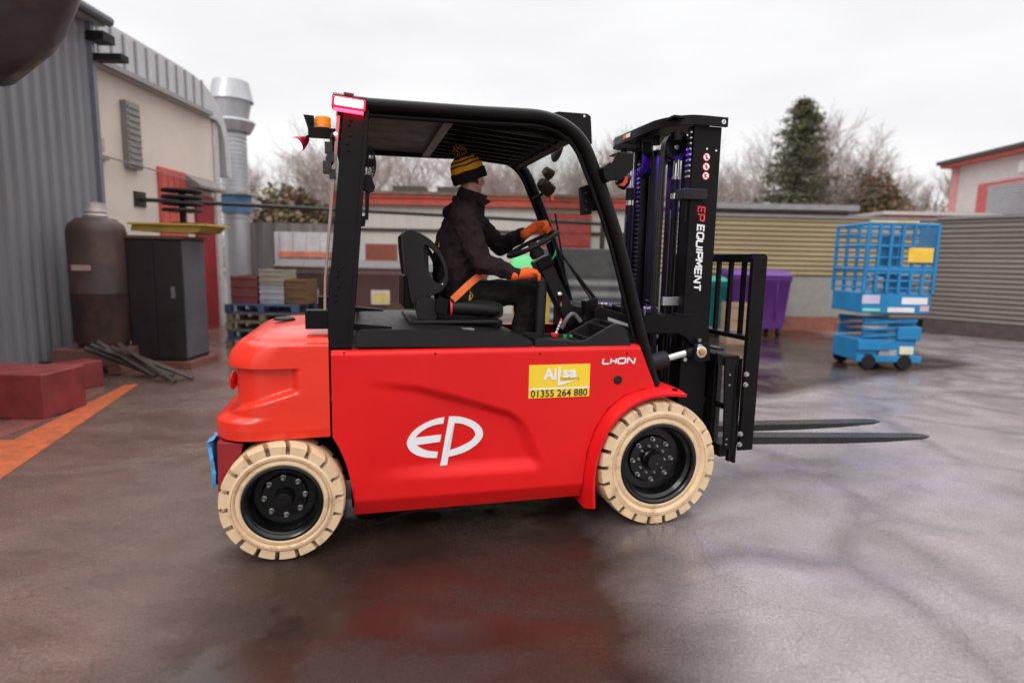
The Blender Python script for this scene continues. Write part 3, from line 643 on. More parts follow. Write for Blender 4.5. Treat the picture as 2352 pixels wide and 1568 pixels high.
# embossed size marking on rear tyre (lower sidewall) and front tyre
def arctext(txt, c, r, a0, size, par):
    n = len(txt); da = size*.72/r
    for i, ch in enumerate(txt):
        if ch == ' ': continue
        a = a0+(i-(n-1)/2)*da; p = (c[0]+r*sin(a), c[1], c[2]-r*cos(a))
        t_ = textmesh('tyre_marking', ch, size, TAN, None, p, (cos(a), 0, sin(a)), (-sin(a), 0, cos(a)), bold=.0004, extrude=.0015)
        yield t_
def joinmeshes(objs, name, par):
    bm = bmesh.new(); mt = objs[0].data.materials[0]
    for o in objs: bm.from_mesh(o.data)
    me = bpy.data.meshes.new(name); bm.to_mesh(me); bm.free(); me.materials.append(mt)
    for o in objs: bpy.data.objects.remove(o)
    o = bpy.data.objects.new(name, me); COL.objects.link(o); o.parent = par; return o
joinmeshes(list(arctext('28x10-12', (.006, .015-.0095, .306), .238, .05, .030, None)), 'tyre_marking', w2)
# --- rear pillars of the overhead guard
VG = .12
pil = TP([(789, 240), (847, 250), (812, 717), (805, 800), (754, 801), (752, 717)], VG)
for sgn in (1, -1):
    mb = MB(); vv = (lambda a, b: (a, b)) if sgn > 0 else (lambda a, b: (2*VC-b, 2*VC-a))
    mb.prism(pil, *vv(VG-.012, VG+.07))
    w = .022; p2 = TP([(839, 250), (849, 250), (816, 717), (809, 800), (800, 800), (806, 717)], VG)
    mb.prism(p2, *vv(VG-.022, VG+.075))
    pr = mb.build('rear_pillar', BLK2, FL, bevel=.006)
    if sgn > 0:
        for x, y in ((806, 276), (802, 287), (805, 311), (798, 331), (800, 346), (778, 622), (775, 635), (777, 657), (771, 677), (772, 691)):
            q = T(x, y, VG-.012); MB().lathe([(.0085, 0), (.008, .003), (.005, .006), (0, .0065)], (q.x, VG-.012, q.z), (0, -1, 0), 12).build('rivet', BLK2, pr)
# rear window pane and frame strip
fr = TP([(774, 258), (783, 258), (750, 640), (750, 717), (743, 717), (744, 640)], VG+.02)
MB().prism(fr, VG+.01, VG+.035).build('rear_window_frame', mat('bronze_trim', (.35, .24, .22), .4, var=.2, metal=.2), FL, bevel=.003)
a, b = T(780, 270, VG), T(747, 712, VG)
mb = MB(); mb.add([(a.x, .16, a.z), (a.x, 1.24, a.z), (b.x, 1.24, b.z), (b.x, .16, b.z), (a.x-.005, .16, a.z), (a.x-.005, 1.24, a.z), (b.x-.005, 1.24, b.z), (b.x-.005, .16, b.z)], [(0, 1, 2, 3), (7, 6, 5, 4), (0, 4, 5, 1), (3, 2, 6, 7), (0, 3, 7, 4), (1, 5, 6, 2)]); mb.build('rear_window', GLASS, FL)
q = T(702, 755, .14); q2 = T(746, 712, .14)
mb = MB(); mb.box(q.x, q2.x+.03, .12, .20, q.z, q2.z); mb.build('pillar_bracket', BLK, FL, bevel=.004); MB().box(q.x, q2.x+.03, 1.20, 1.28, q.z, q2.z).build('pillar_bracket', BLK, FL, bevel=.004)
# --- overhead guard rails: rear top to front foot
gp = [(775, 240), (840, 241), (950, 249), (1080, 258), (1194, 264), (1245, 269), (1288, 284), (1322, 309), (1345, 342), (1361, 382), (1385, 446), (1426, 577), (1471, 764), (1502, 883)]
gl = [(p.x, p.z) for p in (T(x, y, VG) for x, y in gp)]
gl[0] = (gl[0][0], gl[1][1]); gs = b2(gl, 6)
for v_, nm in ((VG, 0), (2*VC-VG, 1)):
    mb = MB(); mb.tube([(p[0], v_, p[1]) for p in gs], .034, 16, flat=1.2)
    off = []; k = len(gs)
    for i, p in enumerate(gs):
        d = Vector(gs[min(i+1, k-1)])-Vector(gs[max(i-1, 0)]); d.normalize(); off.append((p[0]-d[1]*-.045*-1 if False else p[0]+d[1]*.045, p[1]-d[0]*.045))
    iw = 1 if nm == 0 else -1
    mb.tube([(p[0], v_+iw*.012, p[1]) for p in off[:int(k*.93)]], .014, 8)
    mb.build('guard_rail', BLK2, FL, ang=50)
def gz(u): return lerpf([(p[0], p[1]) for p in gs if p[0] < 1.55], u)
# roof: cover plate, cross bar, slats
z0 = gz(.8)
mb = MB(); mb.box(.30, .86, VG+.02, 2*VC-VG-.02, z0-.035, z0-.022); mb.build('roof_plate', BLK2, FL, bevel=.003)
zf = gz(1.5)
mb = MB(); mb.prism([(.86, z0+.012), (1.50, zf+.020), (1.50, zf+.028), (.86, z0+.022)], VG+.03, 2*VC-VG-.03); mb.build('roof_cover', BLK, FL)
mb = MB(); mb.box(.835, .885, VG+.02, 2*VC-VG-.02, z0-.055, z0-.01); mb.build('roof_crossbar', mat('grey_bar', (.10, .09, .095), .35), FL, bevel=.004)
mb = MB(); mb.tube([(1.53, VG, gz(1.5)-.04), (1.53, 2*VC-VG, gz(1.5)-.04)], .03, 12); mb.build('roof_crossbar', BLK2, FL)
mb = MB(); mb.box(.30, .36, VG+.02, 2*VC-VG-.02, gz(.3)-.06, gz(.3)+.0); mb.build('roof_crossbar', BLK2, FL, bevel=.004)
for i in range(9):
    v_ = VG+.09+i*(1.16-.18)/8
    MB().prism([(.88, z0-.045), (1.53, zf-.055), (1.53, zf-.015), (.88, z0-.005)], v_-.007, v_+.007).build('roof_slat', BLK2, FL, bevel=.002)
# plate standing on the far front of the roof
pp = TP([(1262, 262), (1282, 257), (1348, 262), (1356, 268), (1359, 330), (1345, 345), (1300, 300)], .98)
mb = MB(); mb.prism(pp, .97, .985); mb.build('roof_side_plate', BLK2, FL, bevel=.002)
q = T(1342, 267, .97); MB().lathe([(0, .002), (.008, .002), (.008, 0)], (q.x, .969, q.z), (0, -1, 0), 12).build('plate_bolt', WHT, FL)
# windscreen
ws = [p for p in gs if p[0] > 1.53 and p[1] > 1.25]
mb = MB(); mb.grid([[(p[0]-.0, VG+.02, p[1]) for p in ws], [(p[0], 2*VC-VG-.02, p[1]) for p in ws]]); mb.grid([[(p[0]-.005, VG+.02, p[1]) for p in ws], [(p[0]-.005, 2*VC-VG-.02, p[1]) for p in ws]])
mb.build('windscreen', GLASS, FL, recalc=False)
for x, y in ((1378, 462), (1388, 488), (1405, 545), (1415, 575)):
    q = T(x-20, y, VG+.05)
# --- red lamp bar
a, b = T(763, 243, .05), T(840, 226, .05); uc = (a.x+b.x)/2; L = (b.x-a.x)/2+.002
R = Matrix.Rotation(radians(4.5), 3, 'Y'); ax = [R @ U3, V3, R @ Z3]; c0 = Vector((uc, .085, T(802, 236, .05).z))
mb = MB(); mb.obox(c0, (L, .03, .033), ax)
lb = mb.build('lamp_housing', BLK, FL, bevel=.01)
mb = MB(); mb.obox(c0+Vector((0, -.030, -.003)), (L*.97, .012, .027), ax); mb.build('lamp_lens', REDR, lb, bevel=.008)
mb = MB(); mb.obox(c0+Vector((0, -.040, -.002)), (L*.83, .006, .018), ax); mb.build('lamp_element', REDL, lb, bevel=.012, seg=4)
mb = MB(); mb.obox(c0+Vector((0, -.018, 0))-ax[2]*.036, (L*.86, .020, .003), ax); mb.build('lamp_diffuser', mat('red_diffuser', (1, .1, .1), .3, emit=(1, .012, .03), es=20), lb)
mb = MB(); mb.obox(c0+ax[2]*.043+Vector((-.005, .02, 0)), (.024, .012, .014), ax); mb.build('lamp_bracket', DRED, lb, bevel=.002)
mb = MB()
for i in range(22): mb.obox(c0+ax[0]*(-L+.006+i*(2*L-.012)/21)+ax[2]*.034+Vector((0, -.01, 0)), (.0018, .02, .004), ax)
mb.build('cooling_fins', BLK, lb)
# --- beacon, alarm, spot lamp behind the rear pillar
VB = .34
a, b = T(710, 322, VB), T(768, 301, VB)
br = MB(); br.box(a.x, b.x+.06, VB-.06, VB+.06, b.z-.006, b.z); br.box(a.x, b.x+.06, VB-.066, VB-.06, a.z, b.z); br.box(b.x, b.x+.06, VB-.06, 2*VC-VB, a.z, a.z+.03)
br = br.build('lamp_shelf', BLK, FL, bevel=.002)
a, b = T(723, 300, VB), T(761, 270, VB); rr = (b.x-a.x)/2; c = Vector(((a.x+b.x)/2, VB, a.z))
mb = MB(); mb.lathe([(0, 0), (rr, 0), (rr, .012), (rr*.95, .014)], c, Z3, 28, m=BLK); h = b.z-a.z
mb.lathe([(rr*.93, .013), (rr*.96, h*.5), (rr*.93, h*.52), (rr*.93, h*.92), (rr*.8, h), (0, h+.002)], c, Z3, 28, m=AMB); mb.build('amber_beacon', None, FL)
a, b = T(699, 303, VB), T(722, 269, VB)
mb = MB(); mb.prism([(a.x, b.z), (b.x, b.z-.002), (b.x, a.z+.01), (a.x+.025, a.z-.012), (a.x+.018, a.z+.02)], VB-.045, VB+.045, m=BLK)
for i in range(5): mb.box(b.x-.002-i*.005, b.x-.004-i*.005, VB-.05, VB+.05, b.z-.045, b.z-.004, m=RUB)
mb.build('reversing_alarm', None, FL, bevel=.003)
c = T(690, 328, VB); d = Vector((-.62, -.50, -.50)).normalized()
mb = MB(); mb.lathe([(0, -.05), (.014, -.05), (.022, -.035), (.036, .0), (.038, .018), (.034, .022)], (c.x, VB, c.z), d, 24); sl = mb.build('spot_lamp', mat('spot_red', (.35, .01, .015), .3), FL)
MB().lathe([(0, .028), (.026, .027), (.033, .021), (.030, .018)], (c.x, VB, c.z), d, 24).build('lamp_lens', REDL, sl)
MB().tube([(c.x+.03, VB, c.z+.03), (c.x+.06, VB, c.z+.045), (c.x+.10, VB, c.z+.04)], .008, 8).build('lamp_arm', BLK, sl)
q = T(768, 303, VG); MB().ell((q.x+.006, VG-.01, q.z-.01), .008, 10).build('indicator_lamp', REDL, FL)
# wiring loom behind the pillar
random.seed(4); mb = MB()
for i in range(9):
    pts = []
    for k in range(6):
        q = T(768-k*3.2+random.uniform(-6, 6), 312+k*15+random.uniform(-6, 6), VG+.05); pts.append((q.x, VG+random.uniform(-.0, .09), q.z))
    mb.tube(bez(pts, 4), random.choice((.004, .006, .008)), 6)
for x, y, r in ((755, 340, .018), (760, 362, .016), (752, 385, .02), (764, 400, .015)):
    q = T(x, y, VG+.03); mb.box(q.x-r, q.x+r, VG, VG+.06, q.z-r*1.4, q.z+r*1.4)
mb.build('wiring_loom', HOSE, FL)
# --- cab fan
c = T(846, 374, .22); mb = MB(); n_ = Vector((.97, -.24, 0)).normalized()
e1 = Z3; e2 = n_.cross(e1)
for k in range(14):
    a_ = pi*k/14; pts = []
    for j in range(13):
        t = -1+2*j/12; r_ = .088*t; pts.append(Vector((c.x, .22, c.z))+(e1*cos(a_)+e2*sin(a_))*r_+n_*(.035*sqrt(max(0, 1-t*t))))
    mb.tube(pts, .0014, 4)
for r_, h_ in ((.088, 0), (.075, .018), (.055, .027), (.03, .033)):
    mb.tube([Vector((c.x, .22, c.z))+(e1*cos(2*pi*j/28)+e2*sin(2*pi*j/28))*r_+n_*h_ for j in range(28)], .0016, 4, closed=True)
fan = mb.build('fan_cage', RUB, FL)
mb = MB(); mb.lathe([(0, .03), (.02, .03), (.022, -.02), (.03, -.04), (0, -.045)], (c.x, .22, c.z), n_, 14)
for k in range(3):
    a_ = 2*pi*k/3+.6; d1 = e1*cos(a_)+e2*sin(a_); d2 = n_.cross(d1); cc = Vector((c.x, .22, c.z))
    P4 = [cc+d1*.018-d2*.012, cc+d1*.070-d2*.032+n_*.01, cc+d1*.076+d2*.018-n_*.008, cc+d1*.018+d2*.012]
    mb.add([p+n_*.002 for p in P4]+[p-n_*.002 for p in P4], [(0, 1, 2, 3), (7, 6, 5, 4), (0, 1, 5, 4), (1, 2, 6, 5), (2, 3, 7, 6), (3, 0, 4, 7)])
mb.build('fan_blades', RUB, fan)
mb = MB(); mb.prism(TP([(836, 402), (852, 402), (862, 430), (858, 440), (848, 443), (836, 438)], .16), .15, .19); mb.prism(TP([(839, 440), (849, 440), (846, 505), (838, 505)], .16), .16, .18); mb.prism(TP([(828, 496), (842, 496), (838, 520), (826, 520)], .16), .15, .185)
mb.build('belt_reel', BLK2, FL, bevel=.003)
# --- seat deck
dk = TP([(820, 797), (818, 768), (828, 758), (870, 757), (980, 757), (1080, 760), (1160, 767), (1212, 777), (1222, 786), (1223, 797)], .10)
mb = MB(); mb.prism(b2(dk[1:9], 4)+[dk[9], dk[0]], .10, 2*VC-.10); dko = mb.build('seat_deck', PLA, FL, bevel=.022, seg=4)
q = T(950, 745, .35); mb = MB(); mb.box(q.x-.02, q.x+.50, .36, 1.04, dk[4][1]-.002, dk[4][1]+.022); mb.build('seat_plinth', PLA, FL, bevel=.01)
q = T(1030, 758, .2); zd = dk[5][1]
MB().box(q.x+.03, q.x+.14, .17, .25, zd-.004, zd+.0015).build('info_plate', ALU, dko)
q = T(840, 748, .2); mb = MB(); mb.prism([(q.x-.06, zd+.004), (q.x+.14, zd+.004), (q.x+.13, zd+.022), (q.x-.06, zd+.04)], .15, .20); mb.prism([(q.x-.06, zd+.004), (q.x+.14, zd+.004), (q.x+.13, zd+.022), (q.x-.06, zd+.04)], 1.2, 1.25); mb.build('hood_hinge', BLK, FL, bevel=.002)
# --- front console with trays
cs = TP([(1228, 798), (1230, 783), (1240, 777), (1330, 784), (1346, 781), (1405, 747), (1418, 742), (1436, 752), (1452, 798)], .10)
mb = MB(); zc0 = cs[0][1]; 
mb.prism(cs, .10, .122); mb.prism(cs, .40, .42)
u_ = [p[0] for p in cs]
mb.box(u_[0]+.01, u_[8]-.01, .12, .405, zc0-.01, zc0+.02)
zz = lambda u: lerpf([(p[0], p[1]) for p in cs[1:8]], u)
for uu, t_ in ((u_[1]+.01, .016), (u_[3]+.01, .014), (T(1346, 781, .1).x+.02, .014), (T(1385, 760, .1).x+.03, .012), (u_[7]-.03, .02)): mb.box(uu, uu+t_, .12, .405, zc0, zz(uu)-.001)
mb.box(u_[7]-.09, u_[8]-.02, .12, .405, zc0+.02, zz(u_[7])-.02)
mb.build('dash_console', PLA, FL, bevel=.004)
for k, x in enumerate((1298, 1311)):
    q = T(x, 768, .34); MB().lathe([(.012, 0), (.012, .018), (0, .02)], (q.x, .34, q.z-.02), Z3, 12).build('green_button', GRN, FL)
q = T(1278, 762, .36); mb = MB(); mb.lathe([(.02, 0), (.024, .012), (.024, .022), (0, .024)], (q.x-.01, .36, q.z-.03), Z3, 16); mb.build('stop_button', SRED, FL)
a, b = T(1277, 765, .30), T(1288, 738, .30); mb = MB(); mb.prism([(a.x-.006, a.z), (a.x+.006, a.z), (b.x+.006, b.z), (b.x-.006, b.z)], .30, .302, m=WHT); mb.prism([(b.x-.009, b.z), (b.x+.009, b.z), (b.x+.003, b.z+.022)], .2995, .3025, m=BELT)
for i in range(3): p = a.lerp(b, .25+i*.25); mb.box(p.x-.004, p.x+.004, .299, .300, p.z-.004, p.z+.004, m=INK)
mb.build('warning_tag', None, FL)
# cowl in front of the driver
q0, q1 = T(1368, 700, .6), T(1475, 760, .6)
mb = MB(); mb.prism(TP([(1362, 790), (1366, 712), (1376, 703), (1420, 716), (1470, 730), (1480, 790)], .44), .44, 1.26); cow = mb.build('cowl', BLK, FL, bevel=.01)
a, b = T(1395, 728, .44), T(1448, 745, .44)
mb = MB(); mb.prism([(a.x, a.z), (b.x, b.z), (b.x, b.z-.02), (a.x, a.z-.02)], .43, .437); mb.build('cowl_strip', ALU, cow, bevel=.002)
# wiper motor and arms
mb = MB(); mb.prism(TP([(1343, 748), (1340, 690), (1366, 682), (1372, 740)], .55), .50, .60); wm = mb.build('wiper_motor', BLK2, FL, bevel=.006)
a, b = T(1283, 572, .62), T(1368, 688, .55); mb = MB(); mb.tube([(a.x, .62, a.z), (a.x+.06, .60, a.z-.09), (b.x, .55, b.z)], [.005, .007, .013], 8); mb.tube([(a.x-.02, .62, a.z+.02), (b.x-.03, .55, b.z)], .005, 6); mb.build('wiper_arm', BLK2, wm)
a, b = T(1275, 490, .78), T(1302, 652, .70); MB().tube([(a.x, .78, a.z), (b.x, .70, b.z)], .007, 6).build('wiper_blade', RUB, FL)
a, b = T(1252, 500, .85), T(1300, 655, .72); MB().tube([(a.x, .85, a.z), (b.x, .72, b.z)], .006, 6).build('wiper_blade', RUB, FL)
# mirror, fan lamps on far pillar, module on near pillar
q = T(1280, 341, .80); c = Vector((q.x, .80, q.z)); n2_ = Vector((-.98, -.06, .15)).normalized()
e1 = (Z3-n2_*Z3.dot(n2_)).normalized(); e2 = n2_.cross(e1)
mb = MB(); R3 = Matrix((e2, n2_, e1)).transposed()
mb.ell(c, (.10, .018, .09), 20, R=R3); mi = mb.build('cab_mirror', BLK2, FL)
MB().ell(c+n2_*.006, (.09, .010, .075), 20, R=R3).build('mirror_glass', CHR, mi)
MB().tube([c-n2_*.01, c+Vector((.05, 0, .03)), c+Vector((.08, 0, .06))], .008, 8).build('mirror_stem', BLK2, mi)
q = T(1254, 430, 1.12); mb = MB(); ax_ = Vector((.8, .35, -.5)).normalized()
mb.lathe([(0, -.06), (.035, -.06), (.05, -.02), (.05, .05), (.0, .05)], (q.x, 1.12, q.z), ax_, 16); mb.tube([(q.x-.03, 1.12, q.z-.05), (q.x-.07, 1.2, q.z-.08)], .012, 8)
mb.lathe([(0, -.03), (.03, -.03), (.045, .03), (0, .03)], (q.x+.01, 1.12, q.z+.10), ax_, 16, m=BLK2); mb.build('work_lamp', BLK, FL)
q = T(1267, 455, 1.10); MB().box(q.x-.012, q.x+.012, 1.08, 1.12, q.z-.02, q.z+.02).build('lamp_reflector', mat('orange_plastic', (.8, .12, .02), .4), FL)
mb = MB(); mb.prism(TP([(1333, 430), (1350, 424), (1357, 430), (1359, 492), (1337, 494)], .20), .20, .235, m=BLK2); mb.prism(TP([(1357, 440), (1378, 445), (1390, 480), (1362, 485)], .20), .18, .23, m=BLK)
for x, y in ((1344, 445), (1345, 464), (1345, 483)): q = T(x, y, .20); mb.lathe([(.011, 0), (.009, .014), (0, .015)], (q.x, .20, q.z), (0, -1, 0), 10, m=RUB)
mb.build('switch_panel', None, FL, bevel=.003)
# near headlamp bracket
mb = MB(); mb.prism(TP([(1369, 391), (1384, 379), (1392, 382), (1392, 417), (1381, 423), (1372, 412)], VG), .02, .10); mb.prism(TP([(1390, 380), (1400, 378), (1413, 352), (1451, 354), (1449, 390), (1424, 414), (1390, 418)], .08), .05, .058); mb.prism(TP([(1413, 352), (1451, 354), (1450, 357), (1413, 355)], .08), .05, .16)
mb.build('headlamp_bracket', BLK2, FL, bevel=.002)
q = T(1431, 414, .12); mb = MB(); mb.lathe([(0, -.03), (.03, -.03), (.045, 0), (.045, .03), (0, .03)], (q.x, .13, q.z), (.9, 0, -.35), 16, m=BLK); mb.prism(TP([(1420, 424), (1430, 420), (1436, 405), (1442, 404), (1440, 420), (1432, 428)], .09), .085, .12, m=mat('orange_lens', (.85, .08, .01), .25)); mb.build('headlamp', None, FL)
# --- steering column, wheel
c1, c2 = T(1243, 598, .70), T(1312, 742, .70); d = (c2-c1).normalized(); nn = Vector((-d.z, 0, d.x))
mb = MB(); mb.obox((c1+c2)/2, (.047, .05, (c2-c1).length/2), [nn, V3, d]); col_ = mb.build('steering_column', PLA, FL, bevel=.012)
q = c1.lerp(c2, .53)+nn*.0; q.y = .648
mb = MB(); mb.lathe([(.020, 0), (.018, .008), (.010, .014), (0, .015)], q, (0, -1, 0), 16, m=CHR); mb.box(q.x-.004, q.x+.004, .628, .634, q.z-.05, q.z-.008, m=BLK); mb.prism([(q.x-.001, q.z-.075), (q.x+.009, q.z-.075), (q.x+.005, q.z-.045), (q.x-.001, q.z-.045)], .628, .633, m=GOLD); mb.build('ignition_key', None, col_)
cw_c = T(1223, 561, .70); axw = -d; e1 = nn.normalized(); e2 = V3; Rw = .172
mb = MB(); mb.tube([cw_c+e1*(Rw*cos(2*pi*k/40))+e2*(Rw*sin(2*pi*k/40)) for k in range(40)], .0145, 10, closed=True)
for k in range(3): a_ = 2*pi*k/3+.5; mb.tube([cw_c-axw*.02, cw_c+(e1*cos(a_)+e2*sin(a_))*(Rw-.005)], .009, 6)
mb.lathe([(0, .01), (.03, .006), (.035, -.03), (.05, -.06), (.045, -.09), (0, -.09)], cw_c, axw, 20)
sw_ = mb.build('steering_wheel', RUB, FL, ang=60)
q = cw_c+e1*.07+axw*.0; MB().obox(q-axw*.02, (.035, .06, .012), [e1, e2, axw]).build('display_unit', mat('grey_display', (.3, .3, .32), .3), col_, bevel=.004)
mb = MB(); q = c1.lerp(c2, .04); mb.obox(q, (.058, .07, .035), [nn, V3, d]); mb.build('column_shroud', BLK, col_, bevel=.012)
mb = MB(); q = c1.lerp(c2, 1.02); mb.obox(q+nn*.03, (.06, .055, .02), [nn, V3, d]); mb.build('column_hinge', BLK2, col_, bevel=.004)
a = T(1270, 585, .62); MB().prism([(a.x-.012, a.z-.03), (a.x-.003, a.z-.03), (a.x+.02, a.z+.0), (a.x+.016, a.z+.035), (a.x+.006, a.z-.0)], .61, .62).build('green_tag', GRN, FL)
a = T(1330, 735, .9); MB().tube(bez([(c2.x-.10, .60, c2.z-.02), (c2.x-.07, .58, c2.z+.05), (c2.x-.02, .6, c2.z+.07), (c2.x+.03, .6, c2.z+.02)], 5), .014, 8).build('column_lever', mat('grey_lever', (.2, .19, .2), .35), FL)
# --- control lever beside the seat
lp = [T(x, y, .42) for x, y in ((1240, 768), (1241, 720), (1244, 670), (1242, 650), (1232, 641), (1220, 640))]
mb = MB(); mb.tube(bez(lp, 5), [.032]*6+[.032]*6+[.031]*5+[.028]*5+[.026]*4, 12, flat=.9); mb.build('armrest_lever', PLA, FL)
# --- seat
VS0, VS1 = .46, .94
wing = [(926, 544), (930, 534), (944, 529), (966, 536), (992, 553), (1012, 578), (1025, 606), (1029, 638), (1022, 660), (1003, 674), (975, 682), (962, 692), (952, 700), (944, 690), (936, 640), (929, 585)]
hole = [(974, 564), (988, 568), (1005, 584), (1017, 608), (1021, 634), (1014, 650), (1001, 648), (986, 630), (976, 600)]
wp, hp_ = b2(TP(wing, VS0), 3, True), b2(TP(hole, VS0), 3, True)
MB().prism([wp, hp_], VS1-.07, VS1).build('seat_back_shell', PLA, FL, bevel=.014, seg=3); st = MB().prism([wp, hp_], VS0, VS0+.07).build('seat_back_shell', PLA, FL, bevel=.014, seg=3)
bk = TP([(930, 538), (944, 531), (972, 541), (984, 570), (985, 620), (990, 665), (985, 690), (950, 695), (938, 640)], VS0+.06)
MB().prism(b2(bk, 3, True), VS0+.06, VS1-.06).build('seat_backrest', VIN, FL, bevel=.02, seg=3)
q = T(1016, 653, VS0); MB().ell((q.x, VS0-.003, q.z), .008, 8).build('seat_screw', STL, st)
q, q2 = T(932, 640, VS0), T(952, 690, VS0); mb = MB(); mb.box(q.x-.01, q2.x-.0, VS0+.03, VS1-.03, q2.z-.05, q.z+.02); mb.build('document_box', BLK, FL, bevel=.01)
ch = TP([(1008, 690), (1060, 690), (1110, 690), (1148, 696), (1156, 712), (1148, 730), (1100, 733), (1000, 733), (985, 715), (990, 698)], VS0+.03)
MB().prism(b2(ch, 3, True), VS0+.03, VS1-.03).build('seat_cushion', VIN, FL, bevel=.035, seg=4)
mb = MB(); a, b = T(1032, 704, VS0), T(1145, 712, VS0); mb.tube([(a.x, VS0, a.z), (a.x+.01, VS0, a.z), (b.x-.03, VS0, b.z), (b.x, VS0, b.z)], [.042, .045, .043, .03], 16); mb.build('seat_bolster', VIN, FL); MB().tube([(a.x, VS1, a.z), (b.x, VS1, b.z)], .043, 16).build('seat_bolster', VIN, FL)
mb = MB(); mb.prism(b2(TP([(956, 695), (966, 682), (988, 683), (1002, 698), (1004, 725), (994, 736), (968, 736), (957, 720)], VS0-.02), 3, True), VS0-.03, VS0+.03); mb.build('recliner_cover', PLA, FL, bevel=.012, seg=3)
mb = MB(); mb.prism(TP([(1002, 690), (1010, 681), (1030, 688), (1026, 725), (1000, 718)], VS0-.04), VS0-.06, VS0+.0); q = T(1010, 726, VS0-.06); mb.ell((q.x, VS0-.062, q.z), .010, 10, m=STL); mb.build('buckle_housing', None if False else BLK, FL, bevel=.004)
a = T(1029, 708, VS0-.03); MB().lathe([(.05, 0), (.05, .012)], (a.x+.012, VS0, a.z), U3, 16).build('buckle_ring', SRED, FL)
for k in range(3):
    q = TP([(950-k*2, 740+k*5), (1155, 743+k*5)], VS0); MB().box(q[0][0], q[1][0], VS0+.0+k*.006, VS1-k*.006, q[0][1]-.012, q[0][1]+.008).build('suspension_fold', RUB, FL, bevel=.006)
# --- seat belt across the lap
pts = [T(1040, 688, VS0-.045), T(1058, 671, VS0-.05), T(1078, 652, VS0-.03), T(1098, 636, VS0+.02), T(1110, 630, VS0+.08)]
p_ = bez(pts+[Vector((pts[-1].x+.02, .66, pts[-1].z+.012)), Vector((pts[-1].x+.01, .85, pts[-1].z-.01))], 5)
mb = MB(); rows = []
for i, p in enumerate(p_):
    t = (p_[min(i+1, len(p_)-1)]-p_[max(i-1, 0)]).normalized(); w = Vector((t.z, .0, -t.x)); 
    if w.length < .3: w = U3.copy()
    w.normalize()
    if i > len(p_)*.55: w = (w*.4+U3*.8).normalized()
    rows.append([p-w*.021, p+w*.021])
mb.grid(rows); mb.grid([[a+Vector((0, .004, -.002)) for a in r] for r in rows]); mb.build('seat_belt', BELT, FL)
